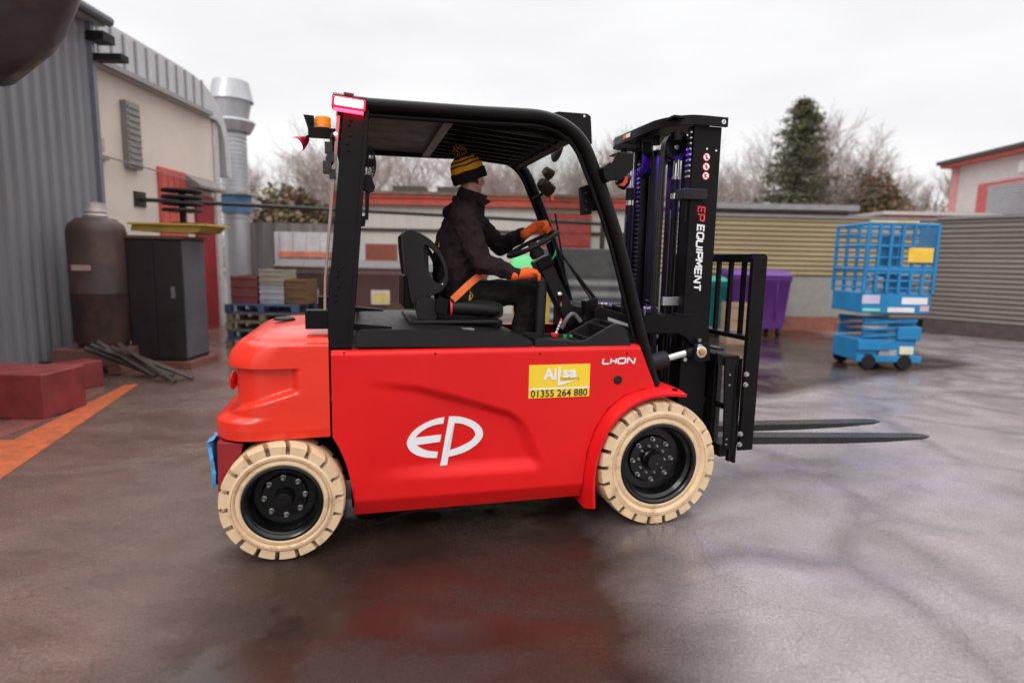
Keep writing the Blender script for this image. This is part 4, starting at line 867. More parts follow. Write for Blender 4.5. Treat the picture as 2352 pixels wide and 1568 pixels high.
# --- MAST
VM0, VM1 = .275, 1.125; um0, um1 = 2.357, 2.542
zmb, zmt = .13, T(1663, 293, VM0).z
for sgn in (1, -1):
    v0 = VM0 if sgn > 0 else VM1-.018; vi = 1 if sgn > 0 else -1; vr = VM0+.018 if sgn > 0 else VM1-.018
    mb = MB(); mb.box(um0, um1, v0, v0+.018, zmb, zmt); fl_ = (vr, vr+.05) if sgn > 0 else (vr-.05, vr)
    mb.box(um0, um0+.02, fl_[0], fl_[1], zmb, zmt); mb.box(um1-.02, um1, fl_[0], fl_[1], zmb, zmt)
    oc = mb.build('outer_mast_channel', BLK, FL, bevel=.003)
    # inner channel (raised slightly back)
    va, vb = (vr+.012, vr+.03) if sgn > 0 else (vr-.03, vr-.012)
    mb = MB(); mb.box(um0+.03, um1-.05, va, vb, .25, zmt-.02); fb = (vb, vb+.045) if sgn > 0 else (va-.045, va)
    mb.box(um0+.03, um0+.048, fb[0], fb[1], .25, zmt-.02); mb.box(um1-.07, um1-.052, fb[0], fb[1], .25, zmt-.02); mb.build('inner_mast_channel', BLK2, FL, bevel=.003)
    if sgn > 0:
        oc_n = oc
        for x, y in ((1623, 374+2-30), (1641, 346+2)):
            pass
        q = T(1624, 342, VM0); q2 = T(1645, 346, VM0)
        mb = MB(); [mb.lathe([(.006, 0), (.006, .001), (0, .0012)], (p.x, VM0, p.z), (0, -1, 0), 10) for p in (q, q2)]; mb.build('mast_bolt', WHT, oc)
        for k, y in enumerate((361, 383, 404)):
            q = T(1623-k*1.0, y, VM0); s_ = MB(); cc = (q.x, VM0, q.z)
            s_.lathe([(.0235, 0), (.0235, .0008), (0, .0009)], cc, (0, -1, 0), 28, m=SRED); s_.lathe([(.0205, 0), (.0205, .0012), (0, .0013)], cc, (0, -1, 0), 28, m=WHT)
            vq = VM0-.0016
            fig = [[(q.x-.004, q.z+.012), (q.x+.003, q.z+.012), (q.x+.003, q.z+.005), (q.x-.004, q.z+.005)], [(q.x-.006, q.z+.003), (q.x+.004, q.z+.003), (q.x+.006-.003*k, q.z-.013), (q.x-.003, q.z-.013)]]
            if k == 0: fig.append([(q.x+.002, q.z-.002), (q.x+.013, q.z-.010), (q.x+.013, q.z-.013), (q.x, q.z-.013)])
            if k == 1: fig.append([(q.x+.004, q.z+.003), (q.x+.011, q.z+.001), (q.x+.011, q.z-.001), (q.x+.004, q.z-.001)])
            if k == 2: fig.append([(q.x-.010, q.z-.013), (q.x-.007, q.z-.013), (q.x-.007, q.z+.006), (q.x-.010, q.z+.006)])
            for f_ in fig: s_.prism(f_, vq, vq+.0006, m=INK)
            stroke_pts = [(q.x-.015, q.z+.014), (q.x+.015, q.z-.014)]
            dd = .0016; s_.prism([(q.x-.015-dd, q.z+.014-dd), (q.x-.015+dd, q.z+.014+dd), (q.x+.015+dd, q.z-.014+dd), (q.x+.015-dd, q.z-.014-dd)], vq-.0004, vq+.0004, m=SRED)
            s_.build('warning_sticker', None, oc)
        # lettering, reading downwards
        zt_, zb_ = T(1611, 475, VM0).z, T(1606, 507, VM0).z
        GL = {'E': ([[(.9, 1), (0, 1), (0, 0), (.9, 0)], [(0, .5), (.8, .5)]], 1.0), 'P': ([[(0, 0), (0, 1), (.85, 1), (.95, .9), (.95, .5), (.85, .42), (0, .42)]], 1.05),
              'Q': ([[(.15, 0), (.85, 0), (1, .15), (1, .85), (.85, 1), (.15, 1), (0, .85), (0, .15), (.15, 0)], [(.6, .3), (1, -.05)]], 1.1), 'U': ([[(0, 1), (0, .15), (.15, 0), (.85, 0), (1, .15), (1, 1)]], 1.1),
              'I': ([[(.1, 0), (.1, 1)]], .3), 'M': ([[(0, 0), (0, 1), (.12, 1), (.55, .35), (.98, 1), (1.1, 1), (1.1, 0)]], 1.25), 'N': ([[(0, 0), (0, 1), (.12, 1), (.88, 0), (1, 0), (1, 1)]], 1.12), 'T': ([[(0, 1), (1, 1)], [(.5, 1), (.5, 0)]], 1.05)}
        def vtext(txt, ztop, zbot, u_base, hgt, w, m, nm):
            tot = sum(GL[c][1]+.22 for c in txt)-.22; sc = (ztop-zbot)/tot; pos = 0; mb = MB()
            for c in txt:
                for s_ in GL[c][0]: stroke(mb, [(u_base+(y+.10*0)*hgt, ztop-(pos+x+.1*(y))*sc) for x, y in s_], w, VM0-.0004)
                pos += GL[c][1]+.22
            mb.build(nm, m, oc)
        ub1 = T(1604, 495, VM0).x
        hh = T(1620, 495, VM0).x-T(1605, 495, VM0).x
        vtext('EP', zt_, zb_, ub1-.004, hh, .0088, SRED, 'mast_lettering')
        vtext('EQUIPMENT', T(1606, 517, VM0).z, T(1600, 667, VM0).z, T(1600, 590, VM0).x-.006, hh*.95, .0105, WHT, 'mast_lettering')
# crosshead bar (U-shaped strip around the mast top)
zc = zmt; ur = 2.195; pth = [(um1+.02, VM0-.02), (2.37, VM0-.02), (2.295, VM0+.01), (2.225, VM0+.10), (ur, VM0+.2), (ur-.01, VM1-.10), (2.225, VM1+.02), (2.295, VM1+.06), (2.37, VM1+.08), (um1+.02, VM1+.08)]
pc_ = b2(pth[:5], 5)+b2(pth[5:], 5); k = len(pc_); mb = MB()
L_ = []; R_ = []
for i, p in enumerate(pc_):
    d_ = (Vector(pc_[min(i+1, k-1)])-Vector(pc_[max(i-1, 0)])).normalized(); n_ = Vector((-d_.y, d_.x)); L_.append(Vector(p)+n_*.010); R_.append(Vector(p)-n_*.010)
zl, zh = zmt-.002, zmt+.052
mb.grid([[(a.x, a.y, zl) for a in L_], [(a.x, a.y, zh) for a in L_], [(a.x, a.y, zh) for a in R_], [(a.x, a.y, zl) for a in R_], [(a.x, a.y, zl) for a in L_]])
for i in (0, k-1): mb.add([(L_[i].x, L_[i].y, zl), (L_[i].x, L_[i].y, zh), (R_[i].x, R_[i].y, zh), (R_[i].x, R_[i].y, zl)], [(0, 1, 2, 3)])
mb.box(ur+.02, um1+.005, VM0, VM1, zh-.016, zh-.004)
cx_ = mb.build('mast_crosshead', BLK2, FL, ang=30)
a = T(1451, 310, VM0+.6); mb = MB(); mb.box(ur-.0225, ur-.0205, VM0+.50, VM0+.56, zl+.015, zh-.012, m=WHT); mb.box(ur-.0225, ur-.0205, VM0+.56, VM0+.61, zl+.015, zh-.012, m=BELT); mb.build('crosshead_sticker', None, cx_)
mb = MB(); mb.lathe([(.014, 0), (.014, .001), (0, .0012)], (um1-.01, VM0-.031, (zl+zh)/2), (0, -1, 0), 20, m=WHT); mb.box(um1-.0125, um1-.0075, VM0-.0335, VM0-.032, (zl+zh)/2-.009, (zl+zh)/2+.009, m=INK); mb.build('crosshead_sticker', None, cx_)
# intermediate rails and centre column
for va, vb, ua_, ub_ in ((.62, .70, 2.42, 2.47), (.80, .825, 2.40, 2.44), (.90, .92, 2.40, 2.44), (.50, .515, 2.42, 2.46)):
    MB().box(ua_, ub_, va, vb, .3, zmt-.08).build('mast_rail', BLK2, FL, bevel=.003)
MB().box(2.39, 2.45, .37, .80, zmt-.16, zmt-.06).build('mast_crossplate', BLK2, FL, bevel=.006)
# lift cylinders
for xm, vv_ in ((1538, .475), (1432, 1.0)):
    uc_ = 2.36 if vv_ < .6 else 2.30; zc_ = 1.95
    mb = MB(); mb.tube([(uc_, vv_, .3), (uc_, vv_, zc_)], .030, 20); cy = mb.build('lift_cylinder', BLK2, FL)
    mb = MB(); mb.tube([(uc_, vv_, zc_), (uc_, vv_, zc_+.035)], .026, 16); mb.build('cylinder_ring', CHR, cy)
    mb = MB(); mb.tube([(uc_, vv_, zc_+.035), (uc_, vv_, zc_+.12)], .033, 16); mb.build('cylinder_head', BLK2, cy)
    mb = MB(); mb.tube([(uc_, vv_, zc_+.12), (uc_, vv_, zc_+.14)], .022, 12, m=STL); mb.tube([(uc_, vv_, zc_+.14), (uc_, vv_, zmt-.05)], .018, 12, m=CHR); mb.build('cylinder_rod', None, cy)
    mb = MB(); mb.tube(bez([(uc_-.02, vv_-.02, zc_-.12), (uc_-.05, vv_-.05, zc_-.12), (uc_-.06, vv_-.07, zc_-.17), (uc_-.06, vv_-.07, .8)], 5), .007, 8, m=HOSE); mb.build('bleed_hose', None, cy)
# hose sheave (near) and hoses
c = T(1536, 340, .43); c = Vector((2.31, .42, c.z))
mb = MB(); mb.lathe([(.075, -.012), (.075, -.006), (.058, -.003), (.058, .003), (.075, .006), (.075, .030), (.05, .03)], c, (0, -1, 0), 32); mb.lathe([(.052, -.0), (.05, .012), (0, .012)], c, (0, -1, 0), 24)
shv = mb.build('hose_sheave', BLK2, FL); MB().lathe([(.018, 0), (.018, .006), (.012, .012), (0, .013)], c+Vector((0, -.026, 0)), (0, -1, 0), 6).build('sheave_bolt', STL, shv)
for k, dv in enumerate((0., .028)):
    hp2 = [(c.x+.085, .37+dv-.015, .9), (c.x+.085, .37+dv-.015, c.z-.1)]+[(c.x+.085*cos(a_), .40+dv-.015, c.z+.085*sin(a_)) for a_ in [pi*j/8 for j in range(9)]]+[(c.x-.085, .40+dv-.0, c.z-.2), (c.x-.075, .42+dv, .95)]
    MB().tube(bez(hp2, 3), .0105, 8).build('hydraulic_hose', HOSE, FL)
for dv, uu in ((0.30, 2.33), (.345, 2.345), (.385, 2.33)):
    MB().tube([(uu, VM0+dv, .92), (uu, VM0+dv, zmt-.12)], .011, 8).build('hydraulic_hose', HOSE, FL)
MB().tube(bez([(2.30, .52, 1.95), (2.30, .53, 1.6), (2.31, .56, 1.3), (2.30, .60, .92)], 6), .011, 8).build('hydraulic_hose', HOSE, FL)
# far sheave with hanger bracket
c2_ = Vector((2.33, .86, zmt-.20)); mb = MB(); mb.lathe([(.045, -.01), (.045, 0), (.03, .004), (.045, .008), (.045, .018), (0, .02)], c2_, (0, -1, 0), 24); mb.box(c2_.x-.028, c2_.x+.028, .825, .832, c2_.z-.02, zmt); mb.lathe([(.014, 0), (.012, .012), (0, .013)], c2_+Vector((0, -.036, 0)), (0, -1, 0), 6, m=STL); mb.build('hose_sheave', BLK2, FL)
# lift chains
def chain(u, v, z0_, z1_, name='lift_chain', uz=0.):
    mb = MB(); n = int((z1_-z0_)/.016)
    for i in range(n):
        z = z0_+i*.016; du = uz*(i/n)
        if i % 2: mb.box(u+du-.006, u+du+.006, v-.020, v+.020, z-.005, z+.005, m=STL)
        else: mb.box(u+du-.005, u+du+.005, v-.010, v+.010, z-.011, z+.011, m=BLK)
    return mb.build(name, None, FL)
chain(2.335, .290, 2.05, zmt-.01); MB().tube([(2.335, .290, 1.80), (2.335, .290, 2.05)], .010, 8).build('chain_anchor', BLK2, FL)
chain(2.33, .935, 1.22, zmt-.10); chain(2.335, .72, .95, 1.32)
# LED glow source at the mast top
LP = mat('violet_led', (.1, .02, .6), .3, emit=(.22, .03, 1.0), es=1.5)
for (px_, py_, pz_), e in (((2.255, .80, zmt-.03), 45), ((2.25, 1.03, zmt-.05), 85), ((2.285, .335, zmt-.06), 34), ((2.28, .60, zmt-.04), 45)):
    hd_ = MB().lathe([(.0, .030), (.024, .030), (.026, .0), (.026, -.024), (.023, -.024), (.022, .0), (.0, .004)], (px_, py_, pz_), (0, 0, 1), 16).build('violet_marker_lamp', BLK2, FL)
    MB().lathe([(.0, -.004), (.012, -.003), (.014, .0)], (px_, py_, pz_), (0, 0, 1), 12).build('lamp_led', LP, hd_)
    ld = bpy.data.lights.new('violet_light', 'SPOT'); ld.energy = e; ld.color = (.16, .02, 1); ld.shadow_soft_size = .006; ld.spot_size = radians(72); ld.spot_blend = .6
    lo = bpy.data.objects.new('violet_light', ld); COL.objects.link(lo); lo.parent = FL; lo.location = (px_, py_, pz_-.014); lo.rotation_euler = (0, radians(-22), 0)
# side block on near channel
a, b = T(1563, 455, VM0), T(1619, 436, VM0); MB().box(a.x, b.x, VM0-.035, VM0+.06, a.z-.008, b.z+.0).build('mast_guide_block', PLA, FL, bevel=.006)
# aluminium clamp, fittings
a, b = T(1519, 701, .40), T(1558, 682, .40); cl = MB().box(a.x, b.x, .38, .40, a.z, b.z).build('hose_clamp', ALU, FL, bevel=.002)
mb = MB(); [mb.lathe([(.007, 0), (.006, .004), (0, .005)], (p, .38, (a.z+b.z)/2), (0, -1, 0), 8) for p in (a.x+.015, b.x-.015)]; mb.build('clamp_screw', STL, cl)
for xa, ya, vf, n in ((1478, 708, .45, 5), (1380, 699, .90, 5)):
    mb = MB(); q = T(xa, ya, vf)
    for i in range(n): mb.lathe([(.0, 0), (.011, 0), (.013-.003*(i % 2), .006), (.011, .013), (0, .013)], (q.x+i*.018, vf, q.z-.001*i), U3, 6)
    mb.tube([(q.x+.01, vf, q.z-.012), (q.x+.01, vf, q.z-.05)], .008, 6); mb.tube([(q.x+.05, vf, q.z+.012), (q.x+.10, vf, q.z+.0)], .006, 6); mb.build('hydraulic_fitting', STL, FL)
# lower cross member and side cheek
zx = T(1500, 725, .3).z
mb = MB(); mb.box(2.26, 2.345, .30, 1.12, T(1490, 775, .28).z, zx); mb.build('mast_crossmember', BLK, FL, bevel=.004)
ck = TP([(1478, 724), (1606, 724), (1626, 757), (1628, 800), (1596, 802), (1574, 775), (1556, 765), (1478, 765)], VM0-.02)
mb = MB(); mb.prism(ck, VM0-.03, VM0-.012); mb.prism(TP([(1552, 720), (1606, 720), (1608, 726), (1552, 726)], VM0-.02), VM0-.03, VM0+.03); mb.build('mast_cheek_plate', BLK, FL, bevel=.003); MB().prism(ck, VM1+.012, VM1+.03).build('mast_cheek_plate', BLK, FL, bevel=.003)
# tilt cylinder
VTc = .235
a, b, c_, e_ = T(1490, 835, VTc), T(1530, 823, VTc), T(1572, 811, VTc), T(1612, 806, VTc)
mb = MB(); mb.tube([a-(b-a)*3, b], .052, 24); tcy = mb.build('tilt_cylinder', PLA, FL, bevel=.004); mb = MB(); mb.tube([b, c_], .0245, 20); mb.build('cylinder_rod', CHR, tcy)
mb = MB(); mb.tube([c_, c_.lerp(e_, .25), e_], [.026, .034, .03], 16); mb.build('rod_end', BLK, tcy)
bp = TP([(1594, 790), (1630, 787), (1631, 828), (1602, 832), (1594, 824)], .19); mb = MB(); mb.prism(bp, .185, .20); mb.prism(bp, .262, .275); pb = mb.build('tilt_bracket', BLK, FL, bevel=.006)
q = T(1611, 808, .185); mb = MB(); mb.lathe([(.036, 0), (.035, .006), (.022, .008)], (q.x, .186, q.z), (0, -1, 0), 24, m=CHR); mb.lathe([(.022, 0), (.022, .018), (.012, .02), (0, .02)], (q.x, .186, q.z), (0, -1, 0), 6, m=GOLD)
mb.prism([(q.x-.034, q.z), (q.x-.028, q.z+.045), (q.x-.012, q.z+.05), (q.x+.02, q.z+.03), (q.x, q.z)], .184, .186, m=CHR); q = T(1582, 828, .19); mb.lathe([(.014, 0), (.014, .01), (0, .012)], (q.x, .24, q.z), (0, -1, 0), 6, m=STL); q = T(1610, 782, .2)
mb.lathe([(.014, -.01), (.016, .01), (0, .012)], (q.x, .22, q.z), Z3, 8, m=STL); mb.build('pivot_bolt', None, pb)
# --- CARRIAGE and load backrest
mb = MB()
zA, zB = T(1660, 812, .25).z, T(1660, 845, .25).z
mb.box(2.60, 2.70, .16, 2*VC-.16, zA-.06, zA)           # upper fork bar
mb.box(2.60, 2.70, .16, 2*VC-.16, .33, .41)             # lower fork bar
mb.box(2.58, 2.61, .24, .34, .33, zA); mb.box(2.58, 2.61, 1.06, 1.16, .33, zA)
ca = mb.build('carriage', BLK, FL, bevel=.005)
mb = MB(); mb.prism(TP([(1664, 822), (1690, 826), (1688, 1030), (1666, 1030), (1660, 1024)], .16), .15, .165); mb.prism(TP([(1650, 812), (1690, 826), (1690, 842), (1650, 838)], .16), .166, .20)
mb.build('carriage_side_plate', BLK2, ca, bevel=.002)
mb = MB(); [mb.box(2.66, 2.685, .15, .18, .30, zA-.05) for _ in (0,)]; mb.box(2.71, 2.73, .17, .20, .28, zA-.02); mb.build('carriage_upright', BLK2, ca, bevel=.002)
for k, (x, y) in enumerate(((1676, 860), (1675, 884), (1668, 1008), (1667, 1020))): q = T(x, y, .15); MB().lathe([(.006, 0), (.006, .004), (0, .004)], (q.x, .15, q.z), (0, -1, 0), 8).build('carriage_bolt', STL, ca)
mb = MB(); mb.tube([(2.63, .20, T(1660, 905, .5).z), (2.63, 1.2, T(1660, 905, .5).z)], .02, 10); mb.build('carriage_crossbar', BLK, ca)
mb = MB(); mb.lathe([(.06, -.02), (.06, .02), (0, .02)], (2.60, .36, .66), (0, -1, 0), 20, m=BLK2); mb.lathe([(.03, .02), (.03, .03), (0, .03)], (2.60, .36, .66), (0, -1, 0), 12, m=STL); mb.build('carriage_roller', None, ca)
# backrest
vb0, vb1 = .155, 2*VC-.155
ub0, ub1 = T(1728, 700, vb0).x-.03, T(1754, 700, vb0).x
zbt = T(1755, 583, vb0).z; zbb = T(1720, 1033, vb0).z
BR = MB()
for v_, w_ in ((vb0, 1), (vb1, -1)):
    BR.prism([(ub0, zbb+.0), (ub1, zbb), (ub1+.004, zbt-.02), (ub1-.012, zbt), (ub0, zbt)], *sorted((v_, v_+w_*.012)))
    BR.box(ub1-.014, ub1+.0, *sorted((v_+w_*.012, v_+w_*.06)), zbb+.02, zbt-.004)
    BR.box(ub0, ub0+.012, *sorted((v_-w_*.0005, v_-w_*.02)), zbb+.03, zbt-.03)
BR.box(ub0+.02, ub1-.015, vb0+.012, vb1-.012, zbt-.055, zbt-.002)
zlr = T(1700, 765, .3).z; BR.box(ub0+.0, ub1-.02, vb0+.012, vb1-.012, zlr-.03, zlr)
brs = BR.build('load_backrest', BLK, FL, bevel=.003)
nb = 7
for k in range(nb):
    v_ = vb0+.13+k*(vb1-vb0-.26)/(nb-1); MB().box(ub0+.035, ub0+.06, v_-.014, v_+.014, zlr-.002, zbt-.05).build('backrest_bar', BLK, brs, bevel=.002)
for x, y in ((1714, 859), (1712, 883), (1700, 996), (1698, 1020)):
    q = T(x, y, vb0-.02); MB().lathe([(.017, 0), (.017, .003), (.0125, .004), (.0125, .016), (0, .017)], (q.x, vb0-.018, q.z), (0, -1, 0), 6).build('backrest_bolt', STL, brs)
q = T(1716, 690, vb0)
# --- forks
for v_, pa, pb in ((.48, (1740, 1003), (2126, 1001)), (.93, (1740, 975), (2008, 967))):
    A_, B_ = T(*pa, v_-.062), T(*pb, v_-.03); sl_ = (B_.z-A_.z)/(B_.x-A_.x); zr = A_.z+(2.72-A_.x)*sl_; ue = 4.64
    us_ = [2.715, 2.9, 3.3, 3.8, 4.2, 4.55, ue]; th = [.055, .055, .053, .05, .038, .02, .010]; wd = [.062]*5+[.055, .028]; rows = []
    for u_2, t_, w_ in zip(us_, th, wd): zf_ = zr+(u_2-2.72)*sl_; rows.append([(u_2, v_-w_, zf_), (u_2, v_+w_, zf_), (u_2, v_+w_, zf_-t_), (u_2, v_-w_, zf_-t_), (u_2, v_-w_, zf_)])
    mb = MB(); mb.grid(rows); mb.add(rows[-1][:4], [(0, 1, 2, 3)])
    mb.box(2.705, 2.76, v_-.062, v_+.062, zr-.055, zA+.01); mb.build('fork', FORKM, FL, bevel=.003)
#blue cloth at the rear
qa = T(497, 1050, .35)
rng = random.Random(3)
u_c = rearL-.014
mb = MB(); rows = []
for i in range(15):
    t = i/14; z = T(490, 1006+t*104, .25).z; row = []
    for j in range(9):
        s_ = j/8; row.append((u_c-.012+.006*sin(9*s_+3*t)+.003*rng.uniform(-1, 1)+.018*t, .17+.17*s_+.006*sin(14*t), z+.006*sin(7*s_)))
    rows.append(row)
mb.grid(rows); mb.grid([[(p[0]+.018, p[1], p[2]) for p in r] for r in rows]); mb.grid([[r[0] for r in rows], [(r[0][0]+.018, r[0][1], r[0][2]) for r in rows]]); mb.grid([rows[0], [(p[0]+.03, p[1], p[2]+.01) for p in rows[0]]])
cl_ = mb.build('hanging_cloth', mat('blue_cloth', (.07, .30, .62), .8, var=.35, vs=22, bump=1, bs=50), None, ang=60)
cl_.location = FO; cl_.rotation_euler = (0, 0, PHI); tag(cl_, 'blue cloth hanging behind the rear of the red forklift counterweight', 'cloth')
mb = MB(); mb.box(rearL+.0, rearL+.03, .28, 2*VC-.28, .33, .60); mb.build('tow_plate', DRED, FL, bevel=.005)

mb = MB()
for x in (790, 1000, 1240, 1440):
    q = T(x, 812, VP); mb.lathe([(.006, 0), (.0055, .0015), (0, .002)], (q.x, VP+psurf(q.x, q.z)-.0005, q.z), (0, -1, 0), 10)
mb.build('panel_screws', BLK, FL)
# coolant of real life: cable along the rear pillar
q = [T(x, y, VG+.09) for x, y in ((818, 470), (814, 540), (810, 620), (806, 700))]
MB().tube(bez([(p.x+.006, VG+.08, p.z) for p in q], 5), .005, 6).build('pillar_cable', HOSE, FL)
# ------------------------------------------------------------------ THE DRIVER
PE = empty('person', FO+FU*1.02+FV*.70+Vector((0, 0, 1.22)), PHI, label='forklift driver in bobble hat, dark jacket and orange gloves, seated at the wheel', cat='person')
OFF = Vector((-1.02, -.70, -1.22))
def D_(x, y, v): return T(x, y, v)+OFF
def flesh(name, chains, balls, m, vox=.007, sm=6, noise=None, parent=PE, matfn=None):
    mb = MB()
    for ch in chains:
        P = [Vector(c[0]) for c in ch]; R = [c[1] for c in ch]; fl = ch[0][2] if len(ch[0]) > 2 else 1.0
        PP = []; RR = []
        for i in range(len(P)-1):
            for j in range(5): t = j/5; PP.append(P[i].lerp(P[i+1], t)); RR.append(R[i]+(R[i+1]-R[i])*t)
        PP.append(P[-1]); RR.append(R[-1])
        for p, r in zip(PP, RR): mb.ell(p, r if fl == 1.0 else (r, r*fl, r), 14)
        mb.tube(PP, RR, 14, ref=(.1, .2, 1) if fl == 1.0 else None)
    for b in balls: mb.ell(b[0], b[1], 18, R=b[2] if len(b) > 2 else None)
    o = mb.build(name+'_tmp', m[0] if isinstance(m, list) else m, None, recalc=False)
    rm = o.modifiers.new('r', 'REMESH'); rm.mode = 'VOXEL'; rm.voxel_size = vox
    s_ = o.modifiers.new('s', 'SMOOTH'); s_.factor = .5; s_.iterations = sm
    if noise:
        tx = bpy.data.textures.new('folds', 'CLOUDS'); tx.noise_scale = noise[1]; tx.noise_depth = 2
        dm = o.modifiers.new('d', 'DISPLACE'); dm.texture = tx; dm.strength = noise[0]; dm.mid_level = .5; dm.texture_coords = 'LOCAL'
        s2 = o.modifiers.new('s2', 'SMOOTH'); s2.factor = .5; s2.iterations = 2
    dg = bpy.context.evaluated_depsgraph_get(); me = bpy.data.meshes.new_from_object(o.evaluated_get(dg)); bpy.data.objects.remove(o)
    me.name = name; me.materials.clear()
    for q in (m if isinstance(m, list) else [m]): me.materials.append(q)
    if matfn: me.polygons.foreach_set('material_index', [matfn(p.center, p.normal) for p in me.polygons])
    me.polygons.foreach_set('use_smooth', [True]*len(me.polygons))
    ob = bpy.data.objects.new(name, me); COL.objects.link(ob); ob.parent = parent; return ob
hip = D_(1052, 688, .70); wst = D_(1052, 632, .70); chs = D_(1062, 560, .70); nk = D_(1070, 470, .70); nk2 = D_(1078, 440, .70)
shN, shF = D_(1064, 492, .50), D_(1078, 500, .90)
elN, elF = D_(1106, 604, .44), D_(1150, 566, .98)
wrN, wrF = D_(1190, 630, .40), D_(1214, 532, .84)
hN, hF = D_(1051, 682, .60), D_(1051, 682, .80)
kN, kF = D_(1212, 668, .57), D_(1222, 668, .86)
aN, aF = D_(1196, 770, .57), D_(1215, 775, .86)
hd = D_(1080, 411, .70)           # head centre
face = Vector((.74, .66, -.05)).normalized(); sidew = Vector((0, 0, 1)).cross(face).normalized()      # sidew: far side
hup = (Vector((0, 0, 1))+face*.10).normalized()
HR = Matrix((face, sidew, face.cross(sidew).normalized())).transposed()
def Hp(f, s, u): return hd+HR @ Vector((f, s, u))
# body: one continuous skin-coloured figure under the clothes
chains = [[(hip, .10), (wst, .105), (chs, .115), (nk-Vector((0, 0, .03)), .07), (nk2, .054), (Hp(-.01, 0, -.05), .055)],
  [(nk-Vector((0, .02, .04)), .06), (shN, .05), (elN, .038), (wrN, .026)], [(nk+Vector((0, .02, -.04)), .06), (shF, .05), (elF, .038), (wrF, .026)],
  [(hip, .09), (hN, .085), (kN, .06), (aN, .04)], [(hip, .09), (hF, .085), (kF, .06), (aF, .04)]]
balls = [(Hp(-.008, 0, .045), (.098, .076, .088), HR), (Hp(.03, 0, -.045), (.062, .056, .070), HR), (Hp(.066, 0, -.085), (.028, .030, .024), HR),     # skull, jaw, chin
  (Hp(.100, 0, -.018), (.016, .013, .022), HR), (Hp(.108, 0, -.026), (.012, .014, .010), HR), (Hp(.094, 0, .012), (.012, .009, .022), HR),       # nose
  (Hp(.083, 0, .034), (.018, .050, .013), HR), (Hp(.088, 0, -.056), (.013, .024, .007), HR), (Hp(.086, 0, -.068), (.012, .022, .007), HR),          # brow, lips
  (Hp(.066, .040, -.012), (.022, .020, .020), HR), (Hp(.066, -.040, -.012), (.022, .020, .020), HR),
  (Hp(-.005, -.078, -.005), (.020, .008, .032), HR), (Hp(-.005, .078, -.005), (.020, .008, .032), HR), (Hp(-.003, -.078, -.032), (.010, .007, .012), HR)]
def hairfn(c, n):
    q = HR.transposed() @ (c-hd)
    if q.z > -.03 and q.x < .045 and q.x > -.2 and q.z < .2 and not (abs(q.y) > .070 and -.03 < q.x < .02): return 1 if q.x > -.075 or q.z > -.01 else 0
    return 0
flesh('body', chains, balls, [SKIN, HAIR], vox=.0055, sm=3, matfn=hairfn)
for s_ in (-1, 1):
    e = MB(); e.ell(Hp(.084, s_*.031, .012), .0115, 12, m=mat('eye_white', (.75, .7, .66), .2)); e.ell(Hp(.0935, s_*.031, .012), (.004, .005, .005), 8, m=INK, R=HR); e.build('eye', None, PE, recalc=False)
# jacket
sl = .056
jk = flesh('jacket', [[(hip+Vector((-.02, 0, .03)), .135, 1.30), (wst+Vector((-.022, 0, 0)), .142), (chs+Vector((-.018, 0, 0)), .152)], [(chs+Vector((-.014, 0, .0)), .145, 1.45), (chs+Vector((.008, 0, .14)), .125), (nk+Vector((0, 0, -.05)), .085)],
   [(nk+Vector((0, -.05, -.045)), .070), (shN+Vector((0, .02, .0)), .078), (shN.lerp(elN, .3), .077), (shN.lerp(elN, .7)+Vector((-.005, 0, 0)), .072), (elN, .064), (elN.lerp(wrN, .5), .056), (wrN+(elN-wrN).normalized()*.02, .041)],
   [(nk+Vector((0, .05, -.045)), .070), (shF+Vector((0, -.02, 0)), .075), (shF.lerp(elF, .5), .070), (elF, .063), (elF.lerp(wrF, .5), .055), (wrF+(elF-wrF).normalized()*.02, .040)]],
   [], JKT, vox=.008, sm=7, noise=(.036, .05))
# stand collar, tip turned forward
mb = MB(); rows = []
cb = nk+Vector((.0, 0, .01)); ct = nk2+Vector((.0, 0, .012))
for i in range(33):
    a_ = 2*pi*i/32; f = .5+.5*cos(a_); dv = Vector((cos(a_), sin(a_), 0))
    lo = cb+Vector((dv.x*.098+.02, dv.y*.088, -.02-.055*f)); mid = cb.lerp(ct, .55)+Vector((dv.x*(.080+.022*f)+.008, dv.y*.074, -.030*f)); hi = ct+Vector((dv.x*(.070+.040*f)+.006, dv.y*.070, .012-.050*f))
    rows.append([lo, mid, hi, hi-Vector((dv.x, dv.y, 0))*.010, mid-Vector((dv.x, dv.y, 0))*.012])
mb.grid(rows)
flap = [D_(1108, 452, .62), D_(1128, 463, .62), D_(1108, 476, .63), D_(1095, 462, .64)]
mb.prism([(p.x, p.z) for p in flap], flap[0].y-.006, flap[0].y+.012)
mb.build('collar', JKT, PE, ang=70)
# hood and yoke roll behind the neck
flesh('hood', [[(D_(1042, 474, .60), .028), (D_(1030, 486, .66), .036), (D_(1028, 490, .72), .036), (D_(1042, 480, .80), .028)], [(D_(1052, 462, .60), .022), (D_(1046, 458, .70), .024), (D_(1056, 462, .8), .022)]], [], JKT, vox=.007, sm=4, noise=(.010, .03))
mb = MB(); q = D_(1011, 560, .62); mb.prism([(q.x-.012, q.z-.02), (q.x-.004, q.z-.02), (q.x+.004, q.z+.02), (q.x-.004, q.z+.022)], q.y, q.y+.03); mb.build('back_print', HATY, PE)
mb = MB(); mb.tube(bez([D_(1082, 655, .52), D_(1078, 668, .51), D_(1086, 678, .505), D_(1079, 690, .50)], 5), .0028, 6); mb.tube(bez([D_(1080, 676, .505), D_(1078, 690, .50)], 4), .005, 6); mb.build('zip_cord', mat('yellow_cord', (.6, .4, .03), .7), PE)
